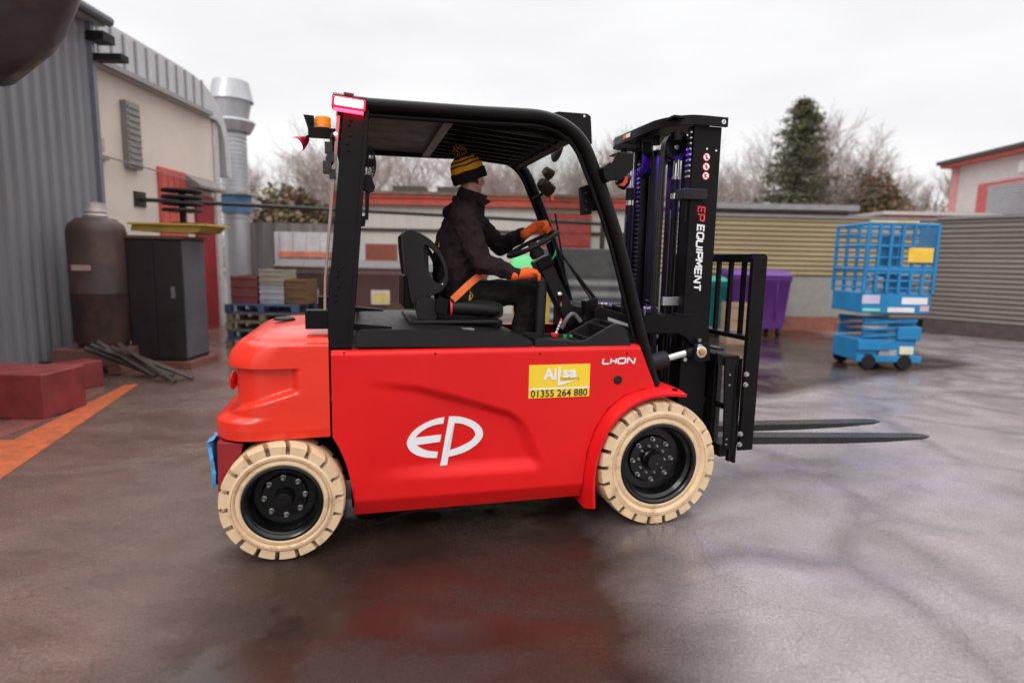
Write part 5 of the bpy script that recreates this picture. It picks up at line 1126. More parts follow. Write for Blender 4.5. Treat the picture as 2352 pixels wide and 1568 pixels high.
# trousers
flesh('trousers', [[(hip+Vector((-.02, 0, -.01)), .115, 1.35), (hip+Vector((.05, 0, -.01)), .105)], [(hN, .098), (hN.lerp(kN, .55), .090), (kN, .076), (kN.lerp(aN, .45)+Vector((.0, 0, 0)), .070), (aN, .062)], [(hF, .098), (hF.lerp(kF, .55), .088), (kF, .074), (kF.lerp(aF, .5), .068), (aF, .06)]], [], TRS, vox=.008, sm=6, noise=(.024, .06))
for a_ in (aN, aF):
    flesh('boot', [[(a_+Vector((-.02, 0, -.06)), .045), (a_+Vector((.07, 0, -.085)), .040), (a_+Vector((.16, 0, -.10)), .032)], [(a_, .05), (a_+Vector((-.01, 0, -.06)), .048)]], [], RUB, vox=.008, sm=4)
# gloves: palm, four bent fingers, thumb
def glove(wr, palm, knuck, tips, thumb, name='glove'):
    ch = [[(wr+(wr-palm).normalized()*.03, .035), (wr, .032), (palm, .036)], [(palm, .034), (knuck[1].lerp(knuck[2], .5), .026)]]
    for a, b in zip(knuck, tips):
        m_ = b[0]; ch.append([(palm.lerp(a, .4), .015), (a, .0125), (m_, .0115), (b[1], .0100)])
    ch.append([(palm.lerp(thumb[0], .3), .02), (thumb[0], .0155), (thumb[1], .014), (thumb[2], .012)])
    return flesh(name, ch, [], GLV, vox=.0032, sm=1, noise=(.002, .02))
# near hand over the lever knob
pn_ = D_(1212, 627, .41); kk = []; tt = []
for i in range(4):
    dv = -.032+.021*i; k0 = D_(1229-abs(i-1.5)*2, 627+i*1.5, .41)+Vector((0, dv, .004)); kk.append(k0)
    tt.append((k0+Vector((.024, .002*i, -.016-.002*i)), k0+Vector((.026-.003*i, .003, -.042))))
th = (pn_+Vector((.01, .042, -.006)), pn_+Vector((.045, .052, -.02)), pn_+Vector((.065, .046, -.038)))
glove(wrN, pn_, kk, tt, th)
# far hand gripping the top of the wheel rim
pf = D_(1232, 520, .84); kk = []; tt = []
for i in range(4):
    k0 = D_(1246+i*3.4, 511+i*2.2+abs(i-1)*1.0, .80)+Vector((0, -.018+.004*i, 0)); kk.append(k0)
    tt.append((k0+Vector((.014, -.020, -.022)), k0+Vector((-.006, -.024, -.044))))
th = (pf+Vector((.012, -.03, -.020)), pf+Vector((.034, -.030, -.045)), pf+Vector((.052, -.012, -.058)))
glove(wrF, pf, kk, tt, th)
# bobble hat
hb = hd+HR @ Vector((-.014, 0, .020)); hax = (HR @ Vector((-.22, 0, 1))+Vector((-.26, 0, 0))).normalized()
hx = (face-hax*face.dot(hax)).normalized(); hy = hax.cross(hx)
def hatrow(h, rx, ry, n=48, rib=0., ph=0.): return [hb+hax*h+hx*((rx+rib*cos(24*2*pi*j/n))*cos(2*pi*j/n))+hy*((ry+rib*cos(24*2*pi*j/n))*sin(2*pi*j/n)) for j in range(n+1)]
prof = [(-.030, .112, .091, 0), (-.034, .119, .098, 0), (-.026, .124, .103, 0), (.016, .123, .102, 0), (.026, .121, .100, 0), (.031, .113, .095, 0), (.032, .113, .095, 1), (.052, .111, .094, 1), (.064, .107, .091, 1), (.066, .1065, .0905, 0), (.073, .103, .088, 0), (.075, .102, .087, 1), (.088, .093, .080, 1), (.090, .091, .079, 0), (.097, .085, .074, 0), (.099, .083, .073, 1), (.110, .068, .060, 1), (.118, .048, .044, 0), (.123, .02, .02, 0), (.124, .001, .001, 0)]
mb = MB(); n = 96; rws = []
for h, rx, ry, c in prof:
    rws.append([hb+hax*(h+.002*sin(5*2*pi*j/n+h*60))-hx*(max(0, h-.06)*.25)+hx*((rx+.0012*cos(30*2*pi*j/n)+.0016*sin(3*2*pi*j/n+40*h))*cos(2*pi*j/n))+hy*((ry+.0012*cos(30*2*pi*j/n))*sin(2*pi*j/n)) for j in range(n+1)])
for i in range(len(prof)-1): mb.grid([rws[i], rws[i+1]], m=(HATB, HATY)[prof[i+1][3] if prof[i][3] == prof[i+1][3] or True else 0])
mb.build('bobble_hat', None, PE, ang=80)
# pompom: many short yarn ends
rng = random.Random(11); pc2 = hb+hax*.150-hx*.018; mb = MB()
mb.ell(pc2, .031, 14, m=HATB)
for i in range(900):
    z_ = rng.uniform(-1, 1); a_ = rng.uniform(0, 2*pi); r_ = sqrt(1-z_*z_); d_ = Vector((r_*cos(a_), r_*sin(a_), z_))
    w_ = d_.orthogonal().normalized()*.0022; e_ = pc2+d_*rng.uniform(.036, .044); b_ = pc2+d_*.015; w2_ = d_.cross(w_)
    mb.add([b_+w_, b_+w2_, b_-w_, b_-w2_, e_+w_, e_+w2_, e_-w_, e_-w2_], [(0, 1, 5, 4), (1, 2, 6, 5), (2, 3, 7, 6), (3, 0, 4, 7), (4, 5, 6, 7)], m=HATY if rng.random() < .42 else HATB)
mb.build('pompom', None, PE, recalc=False, ang=20)
# ------------------------------------------------------------------ yard clutter, left
RUST = mat('rusty_steel', (.095, .047, .036), .6, var=.3, vs=3, stretch=(1, 1, .5), bump=.6, bs=30, col2=(.022, .015, .015))
DKS = mat('dark_cabinet_steel', (.018, .011, .013), .5, var=.3, vs=2, bump=.2)
GYS = mat('grey_cabinet_side', (.085, .078, .09), .55, var=.25, vs=2)
def put(o, label, cat, group=None): return tag(o, label, cat, group)
tk = empty('gas_tank', (-5.42, 7.85, 0), label='rusty upright gas tank with silver valve cap beside grey wall', cat='tank')
mb = MB(); mb.lathe([(0, .32), (.28, .32), (.33, .40), (.335, 1.0), (.34, 1.01), (.335, 1.02), (.335, 1.78), (.31, 1.88), (.22, 1.96), (0, 1.99)], (0, 0, 0), (0, 0, 1), 40); mb.build('tank_shell', RUST, tk)
mb = MB(); mb.lathe([(.13, 1.97), (.14, 2.0), (.12, 2.02), (.13, 2.05), (.12, 2.08), (.125, 2.16), (0, 2.17)], (0, 0, 0), (0, 0, 1), 24); mb.build('valve_cap', mat('pale_cap', (.5, .46, .45), .4, metal=.4), tk)
mb = MB(); mb.box(-.42, .42, -.4, .4, .10, .30); mb.box(-.45, -.3, -.42, .42, 0, .10); mb.box(.3, .45, -.42, .42, 0, .10); mb.build('tank_plinth', mat('rust_plinth', (.17, .075, .06), .6), tk, bevel=.01)
mb = MB(); mb.box(-.12, .12, -.338, -.33, 1.30, 1.37); mb.build('tank_label', mat('pink_label', (.42, .28, .26), .5), tk)
cbn = empty('steel_cabinet', (-4.73, 8.2, 0), label='tall dark steel cabinet with grey side left of the forklift', cat='cabinet')
mb = MB(); mb.box(-.37, .365, -.30, .30, .10, 1.72); mb.build('cabinet_body', DKS, cbn, bevel=.01)
mb = MB(); mb.box(.366, .372, -.28, .28, .15, 1.70); mb.build('side_panel', GYS, cbn)
mb = MB(); mb.box(-.34, -.01, -.312, -.301, .14, 1.68); mb.build('door', DKS, cbn, bevel=.004); mb = MB(); mb.box(.01, .34, -.312, -.301, .14, 1.68); mb.build('door', DKS, cbn, bevel=.004)
mb = MB(); mb.box(.22, .27, -.33, -.312, .95, 1.1); mb.build('handle', STL, cbn)
mb = MB(); mb.box(-.40, .40, -.33, .33, 1.722, 1.76); mb.build('cabinet_top', mat('rust_lid', (.10, .05, .03), .7), cbn)
mb = MB(); mb.box(-.45, .45, -.36, .36, 0, .098); mb.build('cabinet_base', mat('rust_base', (.17, .06, .045), .7), cbn)
mb = MB(); mb.prism([(-.46, .02), (-.44, .10), (.50, .10), (.42, .02), (.3, .0)], -.30, .30, m=mat('yellow_tray', (.33, .22, .04), .5, var=.2)); 
mb.box(-.48, .56, -.33, .33, .101, .125, m=mat('yellow_rim', (.50, .34, .06), .4)); o = mb.build('yellow_tray', None, None, loc=(-4.55, 8.2, 1.80)); tag(o, 'shallow yellow tray resting on top of the dark cabinet', 'tray')
mb = MB(); [mb.lathe([(0, .0), (.24, 0), (.25, .02), (.24, .04), (0, .04)], (0, 0, .16+i*.085), (0, 0, 1), 28) for i in range(4)]; mb.tube([(0, 0, 0), (0, 0, .46)], .04, 10); mb.lathe([(0, 0), (.15, 0), (.14, .02), (0, .02)], (0, 0, 0), (0, 0, 1), 20)
o = mb.build('disc_rack', RUB, None, loc=(-4.45, 8.15, 1.926)); tag(o, 'stack of four black discs on a stem above the yellow tray', 'disc stack')
# scrap angle irons at the foot of the cabinet
mb = MB(); rng = random.Random(5)
for i in range(7):
    a = Vector((-5.3+.12*i, 7.35-.05*i, .05+.05*(i % 3))); b = a+Vector((.65+.1*rng.random(), .15*rng.uniform(-1, 1), -.0+.05*rng.random())); b.z = .03; mb.tube([a+Vector((-.1, .1, .28)), b], .03, 4)
o = mb.build('scrap_metal', mat('scrap_steel', (.045, .030, .027), .6, var=.4, vs=6), None); tag(o, 'loose heap of dark scrap bars at the foot of the tank', 'scrap metal')
# pallets and crates
WD = mat('pallet_wood', (.19, .155, .095), .8, var=.3, vs=5, stretch=(1, 6, 6), bump=.5); BLW = mat('blue_wood', (.045, .08, .16), .7, var=.3)
def pallet(name, loc, rz, m, label):
    e = empty(name, loc, rz, label=label, cat='pallet', group='pallets stacked behind the forklift')
    mb = MB(); [mb.box(-.6, .6, -.5+i*.155, -.42+i*.155+.03, .122, .142) for i in range(7)]; mb.build('deck_boards', m, e)
    mb = MB(); [mb.box(x-.05, x+.05, y-.06, y+.06, .02, .12) for x in (-.55, 0, .55) for y in (-.44, 0, .44)]; [mb.box(-.6, .6, y-.05, y+.05, .0, .02) for y in (-.44, 0, .44)]; mb.build('blocks', m, e); return e
cols = [(WD, 'lowest olive wood'), (BLW, 'blue painted wood, second from the ground,'), (WD, 'olive wood, third from the ground,'), (WD, 'olive wood, fourth from the ground,'), (BLW, 'topmost blue painted')]
for i, (m_, nm) in enumerate(cols): pallet('pallet', (-4.15+.03*(i % 2), 10.3, .142*i*1.02), .03*(i % 3-1), m_, nm+' pallet in the stack behind the counterweight')
def crate(loc, s, m, label, rz=0):
    mb = MB(); x, y, z = s; t = .02
    mb.box(-x, x, -y, y, 0, t); mb.box(-x, x, -y, -y+t, t, z); mb.box(-x, x, y-t, y, t, z); mb.box(-x, -x+t, -y+t, y-t, t, z); mb.box(x-t, x, -y+t, y-t, t, z)
    [mb.box(-x-.01, x+.01, -y-.01, -y, z*f, z*f+.03) for f in (.25, .6, .9)]
    o = mb.build('crate', m, None, bevel=.004, loc=loc); o.rotation_euler = (0, 0, rz); return tag(o, label, 'crate', 'crates on the pallet stack')
zt_ = .142*1.02*4+.144
crate((-4.48, 10.25, zt_), (.22, .3, .46), mat('red_crate', (.17, .04, .04), .6), 'dull red crate at the left end of the pallet stack')
crate((-4.02, 10.25, zt_), (.2, .3, .30), mat('white_crate', (.33, .32, .36), .6), 'white crate right of the dull red one on the pallets')
crate((-4.02, 10.25, zt_+.31), (.2, .3, .26), mat('cream_crate', (.27, .23, .18), .7), 'cream crate stacked on top of the white crate')
crate((-3.62, 10.25, zt_), (.17, .3, .42), mat('brown_crate', (.12, .06, .025), .7), 'brown crate at the right end of the pallet stack')
# brown wheeled bins with yellow-white labels
def bin_(name, loc, rz, s, mb_col, lid_col, label, cat, group=None, sticker=False, lidtop=.12):
    e = empty(name, loc, rz, label=label, cat=cat, group=group); w, d, h = s; mb = MB()
    rows = []
    for z, f in ((.16, .86), (.30, .89), (h-.10, 1.0), (h-.08, 1.03), (h, 1.03)): rows.append([(x*w*f, y*d*f, z) for x, y in ((-1, -1), (1, -1), (1, 1), (-1, 1), (-1, -1))])
    mb.grid(rows); mb.add([rows[0][i] for i in range(4)], [(0, 1, 2, 3)]); [mb.box(w*x-.015, w*x+.015, -d*.96-.02, -d*.93, .32, h-.12) for x in (-.55, 0, .55)] if not sticker else None
    mb.build('bin_body', mb_col, e, bevel=.02)
    mb = MB(); mb.prism([(-d*1.06, h+.002), (-d*1.06, h+.05), (-d*.5, h+.05+lidtop*.7), (0, h+.05+lidtop), (d*.7, h+.05+lidtop*.7), (d*1.06, h+.05), (d*1.06, h+.002)], -w*1.05, w*1.05, 'x'); mb.build('lid', lid_col, e, bevel=.02)
    for x in (-.75, .75):
        for y in (-.7, .7): mb = MB(); mb.lathe([(.0, -.025), (.075, -.025), (.08, 0), (.075, .025), (0, .025)], (w*x, d*y, .08), (1, 0, 0), 16); mb.box(w*x-.035, w*x-.028, d*y-.02, d*y+.02, .08, .2); mb.box(w*x+.028, w*x+.035, d*y-.02, d*y+.02, .08, .2); mb.build('wheel', RUB, e)
    if sticker:
        mb = MB(); y_ = -d*.965-.012; zz = h-.62; mb.box(-.17, .17, y_-.004, y_+.012, zz, zz+.26, m=mat('pale_label', (.5, .45, .40), .5)); [mb.box(-.13, .15, y_-.006, y_-.0035, zz+.03+k*.045, zz+.06+k*.045, m=mat('yellow_label', (.55, .42, .06), .5)) for k in range(4)]; mb.build('label_sticker', None, e)
    return e
BRB = mat('brown_bin_plastic', (.105, .055, .05), .5, var=.15, vs=2); BRL = mat('brown_bin_lid', (.075, .055, .055), .45, var=.2)
bin_('waste_bin', (-3.72, 11.4, 0), 0, (.62, .5, 1.30), BRB, BRL, 'brown wheeled bin with yellow label, left of the rear pillar', 'bin', 'brown wheeled bins behind the forklift', True)
bin_('waste_bin', (-2.42, 11.4, 0), 0, (.62, .5, 1.30), BRB, BRL, 'brown wheeled bin with yellow label, between rear pillar and seat', 'bin', 'brown wheeled bins behind the forklift', True)
bin_('waste_bin', (-1.12, 11.5, 0), 0, (.60, .5, 1.25), mat('charcoal_bin', (.05, .045, .048), .5), mat('charcoal_lid', (.04, .038, .04), .45), 'charcoal wheeled bin hidden partly by the driver seat', 'bin')
# white slatted container behind the bins
mb = MB(); corr_v(mb, (-5.0, 12.6), (-3.35, 12.6), .9, 2.02, .28, .04, m=mat('white_sheet', (.55, .54, .56), .5, var=.12)); mb.box(-5.0, -3.35, 12.62, 13.6, .9, 2.02, m=mat('white_sheet', (.55,)*3)); mb.box(-4.9, -3.45, 12.53, 12.56, 1.50, 1.62, m=mat('orange_band', (.6, .2, .12), .5, var=.3)); mb.box(-5.0, -3.35, 12.6, 13.6, .5, .898, m=BLK); [mb.lathe([(0, -.1), (.25, -.1), (.25, .1), (0, .1)], (x, 12.8, .25), (0, 1, 0), 16, m=RUB) for x in (-4.6, -3.7)]; [mb.lathe([(0, -.1), (.25, -.1), (.25, .1), (0, .1)], (x, 13.4, .25), (0, 1, 0), 16, m=RUB) for x in (-4.6, -3.7)]
o = mb.build('box_trailer', None, None); tag(o, 'white ribbed trailer box with orange band behind brown bins', 'trailer')
# green lidded bin, grey container
bin_('waste_bin', (.28, 9.3, 0), 0, (.30, .33, 1.36), mat('yellow_bin', (.45, .35, .06), .5), GRN, 'green lidded bin seen behind the steering wheel', 'bin', lidtop=.20)
sk_ = empty('skip_container', (1.45, 12.4, 0), label='large charcoal ribbed waste container seen through windscreen', cat='container')
mb = MB(); mb.box(-.95, .95, -.7, .7, .15, 1.78); mb.build('container_body', mat('charcoal_steel', (.07, .068, .075), .45, var=.15), sk_, bevel=.02)
mb = MB(); corr_h(mb, (-.93, -.715), (.93, -.715), .3, 1.25, .22, .05); mb.build('ribbed_front', mat('grey_ribs', (.16, .155, .165), .4), sk_)
for x in (-.7, .7): mb = MB(); mb.lathe([(0, -.05), (.14, -.05), (.15, 0), (.14, .05), (0, .05)], (x, -.5, .15), (1, 0, 0), 18); mb.build('wheel', RUB, sk_)
# purple and teal bins
PUR = mat('purple_plastic', (.085, .018, .155), .42, var=.12, vs=2)
bin_('waste_bin', (5.30, 13.2, 0), 0, (.63, .42, 1.28), PUR, mat('purple_lid', (.11, .03, .22), .4), 'big purple wheeled bin behind the load backrest', 'bin', lidtop=.10)
bin_('waste_bin', (4.02, 12.9, 0), 0, (.45, .40, 1.15), mat('teal_plastic', (.0, .10, .09), .42), mat('teal_lid', (.01, .22, .19), .4), 'teal wheeled bin left of the purple one', 'bin', lidtop=.08)
crate((4.35, 11.6, 0), (.22, .2, .8), mat('tan_box', (.32, .2, .14), .7), 'tan box standing before the teal bin, behind the mast')
# ------------------------------------------------------------------ ribbed fences
YBR = mat('khaki_cladding', (.30, .235, .13), .5, var=.12, vs=1.5, stretch=(.3, 1, 1)); GBR = mat('brown_grey_cladding', (.175, .15, .135), .5, var=.12, vs=1.5, stretch=(.3, .3, 1))
F0, FC, F1 = (2.6, 13.95), (9.95, 14.35), (13.4, 9.9)
fe_ = empty('ribbed_fence', (F0[0], F0[1], 0), label='khaki horizontally ribbed metal fence behind the mast and purple bin', cat='fence')
mb = MB(); corr_h(mb, (F0[0], F0[1]), (FC[0], FC[1]), 1.28, 2.62, .112, .045); W_(mb, 'cladding', YBR, fe_, ang=60)
dn = Vector((FC[0]-F0[0], FC[1]-F0[1], 0)).normalized(); nn_ = Vector((-dn.y, dn.x, 0)); fc_ = Vector(((F0[0]+FC[0])/2, (F0[1]+FC[1])/2, 0)); hl = Vector((FC[0]-F0[0], FC[1]-F0[1], 0)).length/2
mb = MB(); mb.obox(fc_+nn_*.12+Vector((0, 0, 1.31)), (hl, .06, 1.30), [dn, nn_, Vector((0, 0, 1))]); W_(mb, 'backing', INK, fe_)
mb = MB(); mb.obox(fc_-nn_*.02+Vector((-.7, 0, .805)), (hl-.7, .05, .465), [dn, nn_, Vector((0, 0, 1))]); W_(mb, 'grey_panel', mat('grey_render', (.24, .225, .205), .8, var=.1), fe_)
mb = MB(); mb.obox(fc_-nn_*.05+Vector((-.7, 0, .17)), (hl-.7, .05, .168), [dn, nn_, Vector((0, 0, 1))]); W_(mb, 'brick_plinth', mat('brick_red', (.22, .075, .05), .8, var=.25, vs=8), fe_)
mb = MB(); corr_h(mb, (FC[0]-1.4, FC[1]-.075), (FC[0], FC[1]), .30, 1.28, .112, .045); W_(mb, 'cladding', GBR, fe_, ang=60)
mb = MB(); mb.obox(fc_+nn_*.03+Vector((0, 0, 2.66)), (hl, .09, .035), [dn, nn_, Vector((0, 0, 1))]); W_(mb, 'capping', mat('grey_cap', (.20, .19, .19), .5), fe_)
ff = empty('ribbed_fence', (FC[0], FC[1], 0), label='brown grey ribbed metal fence running forward at the right', cat='fence')
mb = MB(); corr_h(mb, FC, F1, .30, 2.66, .112, .045); W_(mb, 'cladding', GBR, ff, ang=60)
d2 = Vector((F1[0]-FC[0], F1[1]-FC[1], 0)); h2 = d2.length/2; d2.normalize(); n2 = Vector((-d2.y, d2.x, 0)); c2 = Vector(((F1[0]+FC[0])/2, (F1[1]+FC[1])/2, 0))
mb = MB(); mb.obox(c2+n2*.1+Vector((0, 0, 1.34)), (h2, .05, 1.33), [d2, n2, Vector((0, 0, 1))]); W_(mb, 'backing', INK, ff)
mb = MB(); mb.obox(c2-n2*.05+Vector((0, 0, .16)), (h2, .09, .16), [d2, n2, Vector((0, 0, 1))]); W_(mb, 'plinth', mat('dark_plinth', (.07, .05, .05), .7, var=.3), ff)
mb = MB(); mb.obox(c2+n2*.02+Vector((0, 0, 2.69)), (h2, .09, .03), [d2, n2, Vector((0, 0, 1))]); W_(mb, 'capping', mat('grey_cap', (.2,)*3), ff)
# flat roofed cabin behind the khaki fence
mb = MB(); mb.box(4.2, 9.3, 17, 20, 0, 3.05, m=mat('cabin_wall', (.33, .29, .22), .6, var=.1)); mb.box(4.0, 9.5, 16.8, 20.2, 3.052, 3.2, m=mat('cabin_roof', (.26, .25, .26), .5)); mb.box(4.2, 8.3, 16.94, 17, 2.62, 2.9, m=mat('cabin_band', (.34, .34, .37), .5)); mb.box(4.2, 9.3, 16.95, 17, 2.94, 3.0, m=RUST)
o = mb.build('site_cabin', None, None); tag(o, 'flat roofed cabin just above the khaki fence', 'cabin')
# ------------------------------------------------------------------ white and red unit, right
ub_ = empty('industrial_unit', (17.5, 24, 0), label='white industrial unit with red trim and grey roller shutter at right', cat='building')
A0 = Vector((17.3, 24.2, 0)); A1 = Vector((17.0, 15.5, 0)); da = (A1-A0).normalized(); na = Vector((-1, .03, 0)).normalized()
def unit(mb, s0, s1, z0, z1, o0, o1, m=None, zr=0.):
    c = A0+da*((s0+s1)/2)+na*((o0+o1)/2)+Vector((0, 0, (z0+z1)/2)); mb.obox(c, (abs(s1-s0)/2, abs(o1-o0)/2, (z1-z0)/2), [da, na, Vector((0, 0, 1))], m)
WHW = mat('white_wall', (.58, .53, .52), .7, var=.06)
mb = MB(); unit(mb, 0, 9, 0, 5.45, -8, 0); W_(mb, 'wall', WHW, ub_)
mb = MB(); unit(mb, -.12, .25, 0, 5.44, -.1, .06); W_(mb, 'corner_trim', mat('pale_red_trim', (.60, .28, .27), .6), ub_)
mb = MB(); unit(mb, -.4, 9.3, 5.452, 5.58, -8.3, .35); W_(mb, 'fascia', mat('red_trim', (.50, .10, .08), .5), ub_)
mb = MB(); unit(mb, -.5, 9.4, 5.584, 5.72, -8.4, .45); W_(mb, 'roof', mat('dark_roof_edge', (.05, .045, .045), .5), ub_)
mb = MB(); unit(mb, 1.45, 8.6, 0, 4.62, .001, .08); W_(mb, 'door_frame', mat('bright_red_frame', (.50, .11, .11), .5, var=.2), ub_)
mb = MB(); c0_ = A0+da*2.0+na*.085; c1_ = A0+da*8.4+na*.085; corr_h(mb, (c1_.x, c1_.y), (c0_.x, c0_.y), 0, 4.5, .10, -.03); W_(mb, 'roller_shutter', mat('grey_shutter', (.34, .33, .36), .45, var=.08), ub_)
mb = MB(); unit(mb, 3.2, 6.5, 4.8, 5.2, .001, .05); W_(mb, 'sign_board', mat('white_board', (.75, .72, .7), .5), ub_)
mb = MB(); mb.box(13.2, 17.0, 21.5, 26, 0, 3.35, m=mat('annex_wall', (.50, .42, .40), .7)); mb.box(12.9, 17.05, 21.3, 26.2, 3.355, 3.47, m=mat('annex_roof', (.55, .5, .48), .6)); mb.box(13.1, 17.02, 21.35, 21.5, 3.2, 3.35, m=mat('annex_trim', (.25, .05, .04), .5)); o = mb.build('annex', None, None); tag(o, 'low flat annex against the white unit, just over the fence', 'building')
# ------------------------------------------------------------------ blue scissor lift
BLU = mat('lift_blue', (.008, .185, .42), .4, var=.15, vs=3); BLD = mat('lift_dark_blue', (.02, .12, .25), .5, var=.2); LGR = mat('lift_grey', (.35, .33, .33), .45, metal=.4, var=.2)
SLf = empty('scissor_lift', (5.70, 9.30, 0), 0, label='folded blue scissor lift with yellow sign parked by the fences', cat='scissor lift')
Lw, Ld = .51, .42
mb = MB(); mb.box(-Lw+.04, Lw-.1, -Ld+.06, Ld-.06, .12, .46); mb.build('chassis', BLU, SLf, bevel=.02)
mb = MB(); mb.box(-Lw+.02, Lw-.02, -Ld+.02, -Ld+.05, .12, .22); mb.box(-Lw+.02, -Lw+.5, -Ld, -Ld+.06, .30, .43); mb.build('pothole_guard', BLU, SLf, bevel=.01)
mb = MB(); mb.box(-Lw+.35, Lw-.4, -Ld+.03, -Ld+.06, .22, .30, m=LGR); mb.box(.15, .36, -Ld+.03, -Ld+.055, .24, .36, m=mat('pale_decal', (.6, .6, .45), .5)); mb.build('battery_tray', None, SLf, bevel=.005)
for x in (-Lw+.2, Lw-.28):
    for y in (-Ld+.06, Ld-.06): mb = MB(); mb.lathe([(0, -.05), (.06, -.05), (.105, -.05), (.12, -.03), (.12, .03), (.105, .05), (0, .05)], (x, y, .12), (0, 1, 0), 24); mb.build('wheel', RUB, SLf)
for k, y in ((k_, y_) for k_ in range(3) for y_ in (-Ld+.08, Ld-.08)):
    z = .50+k*.10; mb = MB(); mb.tube([(-Lw+.1, y, z), (Lw-.12, y, z+.05)], .028, 6, m=BLU); mb.tube([(-Lw+.1, y+.002, z+.05), (Lw-.12, y+.03, z)], .030, 6, m=LGR if k == 1 else BLD)
    mb.build('scissor_arms', None, SLf)
mb = MB(); mb.box(Lw-.42, Lw-.06, -Ld+.02, -Ld+.10, .46, .66); mb.build('ladder_box', BLU, SLf, bevel=.02)
mb = MB(); mb.box(-Lw, Lw, -Ld, Ld, .86, 1.16); mb.build('platform', BLU, SLf, bevel=.01)
mb = MB(); y_ = -Ld-.004; W1 = mat('white_decal', (.7, .68, .68), .5)
mb.box(-Lw+.0, -Lw+.26, y_, y_+.003, 1.0, 1.13, m=mat('lilac_decal', (.5, .48, .62), .5)); mb.box(.08, .46, y_, y_+.003, 1.0, 1.10, m=W1); mb.box(-.12, .28, y_, y_+.003, .88, .95, m=W1); mb.box(-Lw+.02, -Lw+.28, y_, y_+.003, .89, .93, m=mat('mint_decal', (.2, .6, .45), .5)); mb.box(.36, .49, y_, y_+.003, .90, .98, m=mat('pink_decal', (.6, .4, .45), .5)); mb.build('platform_decals', None, SLf)
for zz_, r_ in ((1.23, .012), (1.34, .016), (1.50, .028), (1.68, .014), (1.85, .018), (2.02, .014), (2.16, .024)):
    mb = MB(); mb.tube([(-Lw, -Ld, zz_), (Lw, -Ld, zz_), (Lw, Ld, zz_), (-Lw, Ld, zz_)], r_, 8, closed=True); mb.build('guard_rail', BLU, SLf)
mb = MB(); mb.box(-Lw, Lw, -Ld-.012, -Ld+.012, 1.44, 1.56); mb.build('toe_board', BLU, SLf)
for x in (-Lw, -.34, -.17, .0, .17, .34, Lw):
    for y in (-Ld, Ld):
        mb = MB(); mb.box(x-.022, x+.022, y-.02, y+.02, 1.16, 2.18); mb.build('guard_post', BLU, SLf, bevel=.004)
mb = MB(); mb.box(-.30, -.02, -Ld+.06, -Ld+.10, 1.2, 2.0, m=BLU); mb.box(.22, .46, -Ld-.03, -Ld-.022, 1.58, 2.13); mb.build('control_panel', BLD, SLf); mb = MB(); mb.box(.08, .44, -Ld-.045, -Ld-.035, 1.62, 1.83); mb.build('yellow_sign', mat('sign_yellow', (.80, .50, .05), .5), SLf)
mb = MB(); mb.box(-.50, .20, -Ld-.02, -Ld+.02, 2.185, 2.215); mb.build('top_bar', mat('straw_bar', (.6, .48, .25), .5), SLf)
mb = MB(); mb.box(-.40, -.2, -Ld+.03, -Ld+.10, 1.20, 1.40, m=LGR); mb.box(.30, .48, -Ld+.03, -Ld+.06, 1.19, 1.27, m=mat('olive_decal', (.35, .35, .2), .5)); mb.box(-.1, .35, -.2, .1, 1.18, 1.42, m=BLD); mb.build('platform_load', None, SLf)
# ------------------------------------------------------------------ TREES
BARK = mat('bark', (.16, .12, .105), .9, var=.3, vs=6); TWIG = mat('winter_twigs', (.30, .24, .225), .9, var=.3, vs=2)
def bare_tree(seed, H, spread=1.0):
    rng = random.Random(seed); mt = MB(); mc = MB()
    def br(p, d, L, r, dep):
        n = 3 if dep > 1 else 2; pts = [p]; q = p; dd = d
        for i in range(n):
            dd = (dd+Vector((rng.uniform(-.18, .18), rng.uniform(-.18, .18), rng.uniform(-.05, .12)))).normalized(); q = q+dd*(L/n); pts.append(q)
        (mt if dep >= 4 else mc).tube(pts, [r*(1-.5*i/n) for i in range(n+1)], 6 if dep >= 4 else 3, caps=False)
        if dep == 0: return
        k = {5: 6, 4: 5, 3: 5, 2: 4, 1: 4}.get(dep, 3)
        for i in range(k):
            t = .35+.65*(i+rng.random()*.6)/k; o = pts[0].lerp(pts[-1], min(1, t)) if n == 1 else pts[min(n-1, int(t*n))].lerp(pts[min(n, int(t*n)+1)], min(1, t*n-int(t*n)) if int(t*n) < n else 1)
            a = rng.uniform(0, 2*pi); w = dd.orthogonal().normalized(); w2 = dd.cross(w); th_ = rng.uniform(.45, .95)*spread
            nd = (dd*cos(th_)+(w*cos(a)+w2*sin(a))*sin(th_)+Vector((0, 0, .15))).normalized(); br(o, nd, L*rng.uniform(.55, .75), max(.006, r*.48), dep-1)
    br(Vector((0, 0, 0)), Vector((0, 0, 1)), H*.42, H*.018, 5)
    return mt, mc
protos = []
def plant_tree(i, x, y, s, rz, label, H=None):
    e = empty('bare_tree', (x, y, 0), rz, label=label, cat='tree', group='bare winter trees beyond the yard'); e.scale = (s, s, s)
    if len(protos) < 4 and i < 4:
        mt, mc = bare_tree(20+i, 7.5, (.9, 1.05, .8, 1.0)[i]); a = mt.build('trunk', BARK, e, recalc=False); b = mc.build('crown', TWIG, e, recalc=False); protos.append((a, b))
    else:
        for q in protos[i % 4]: c = q.copy(); COL.objects.link(c); c.parent = e
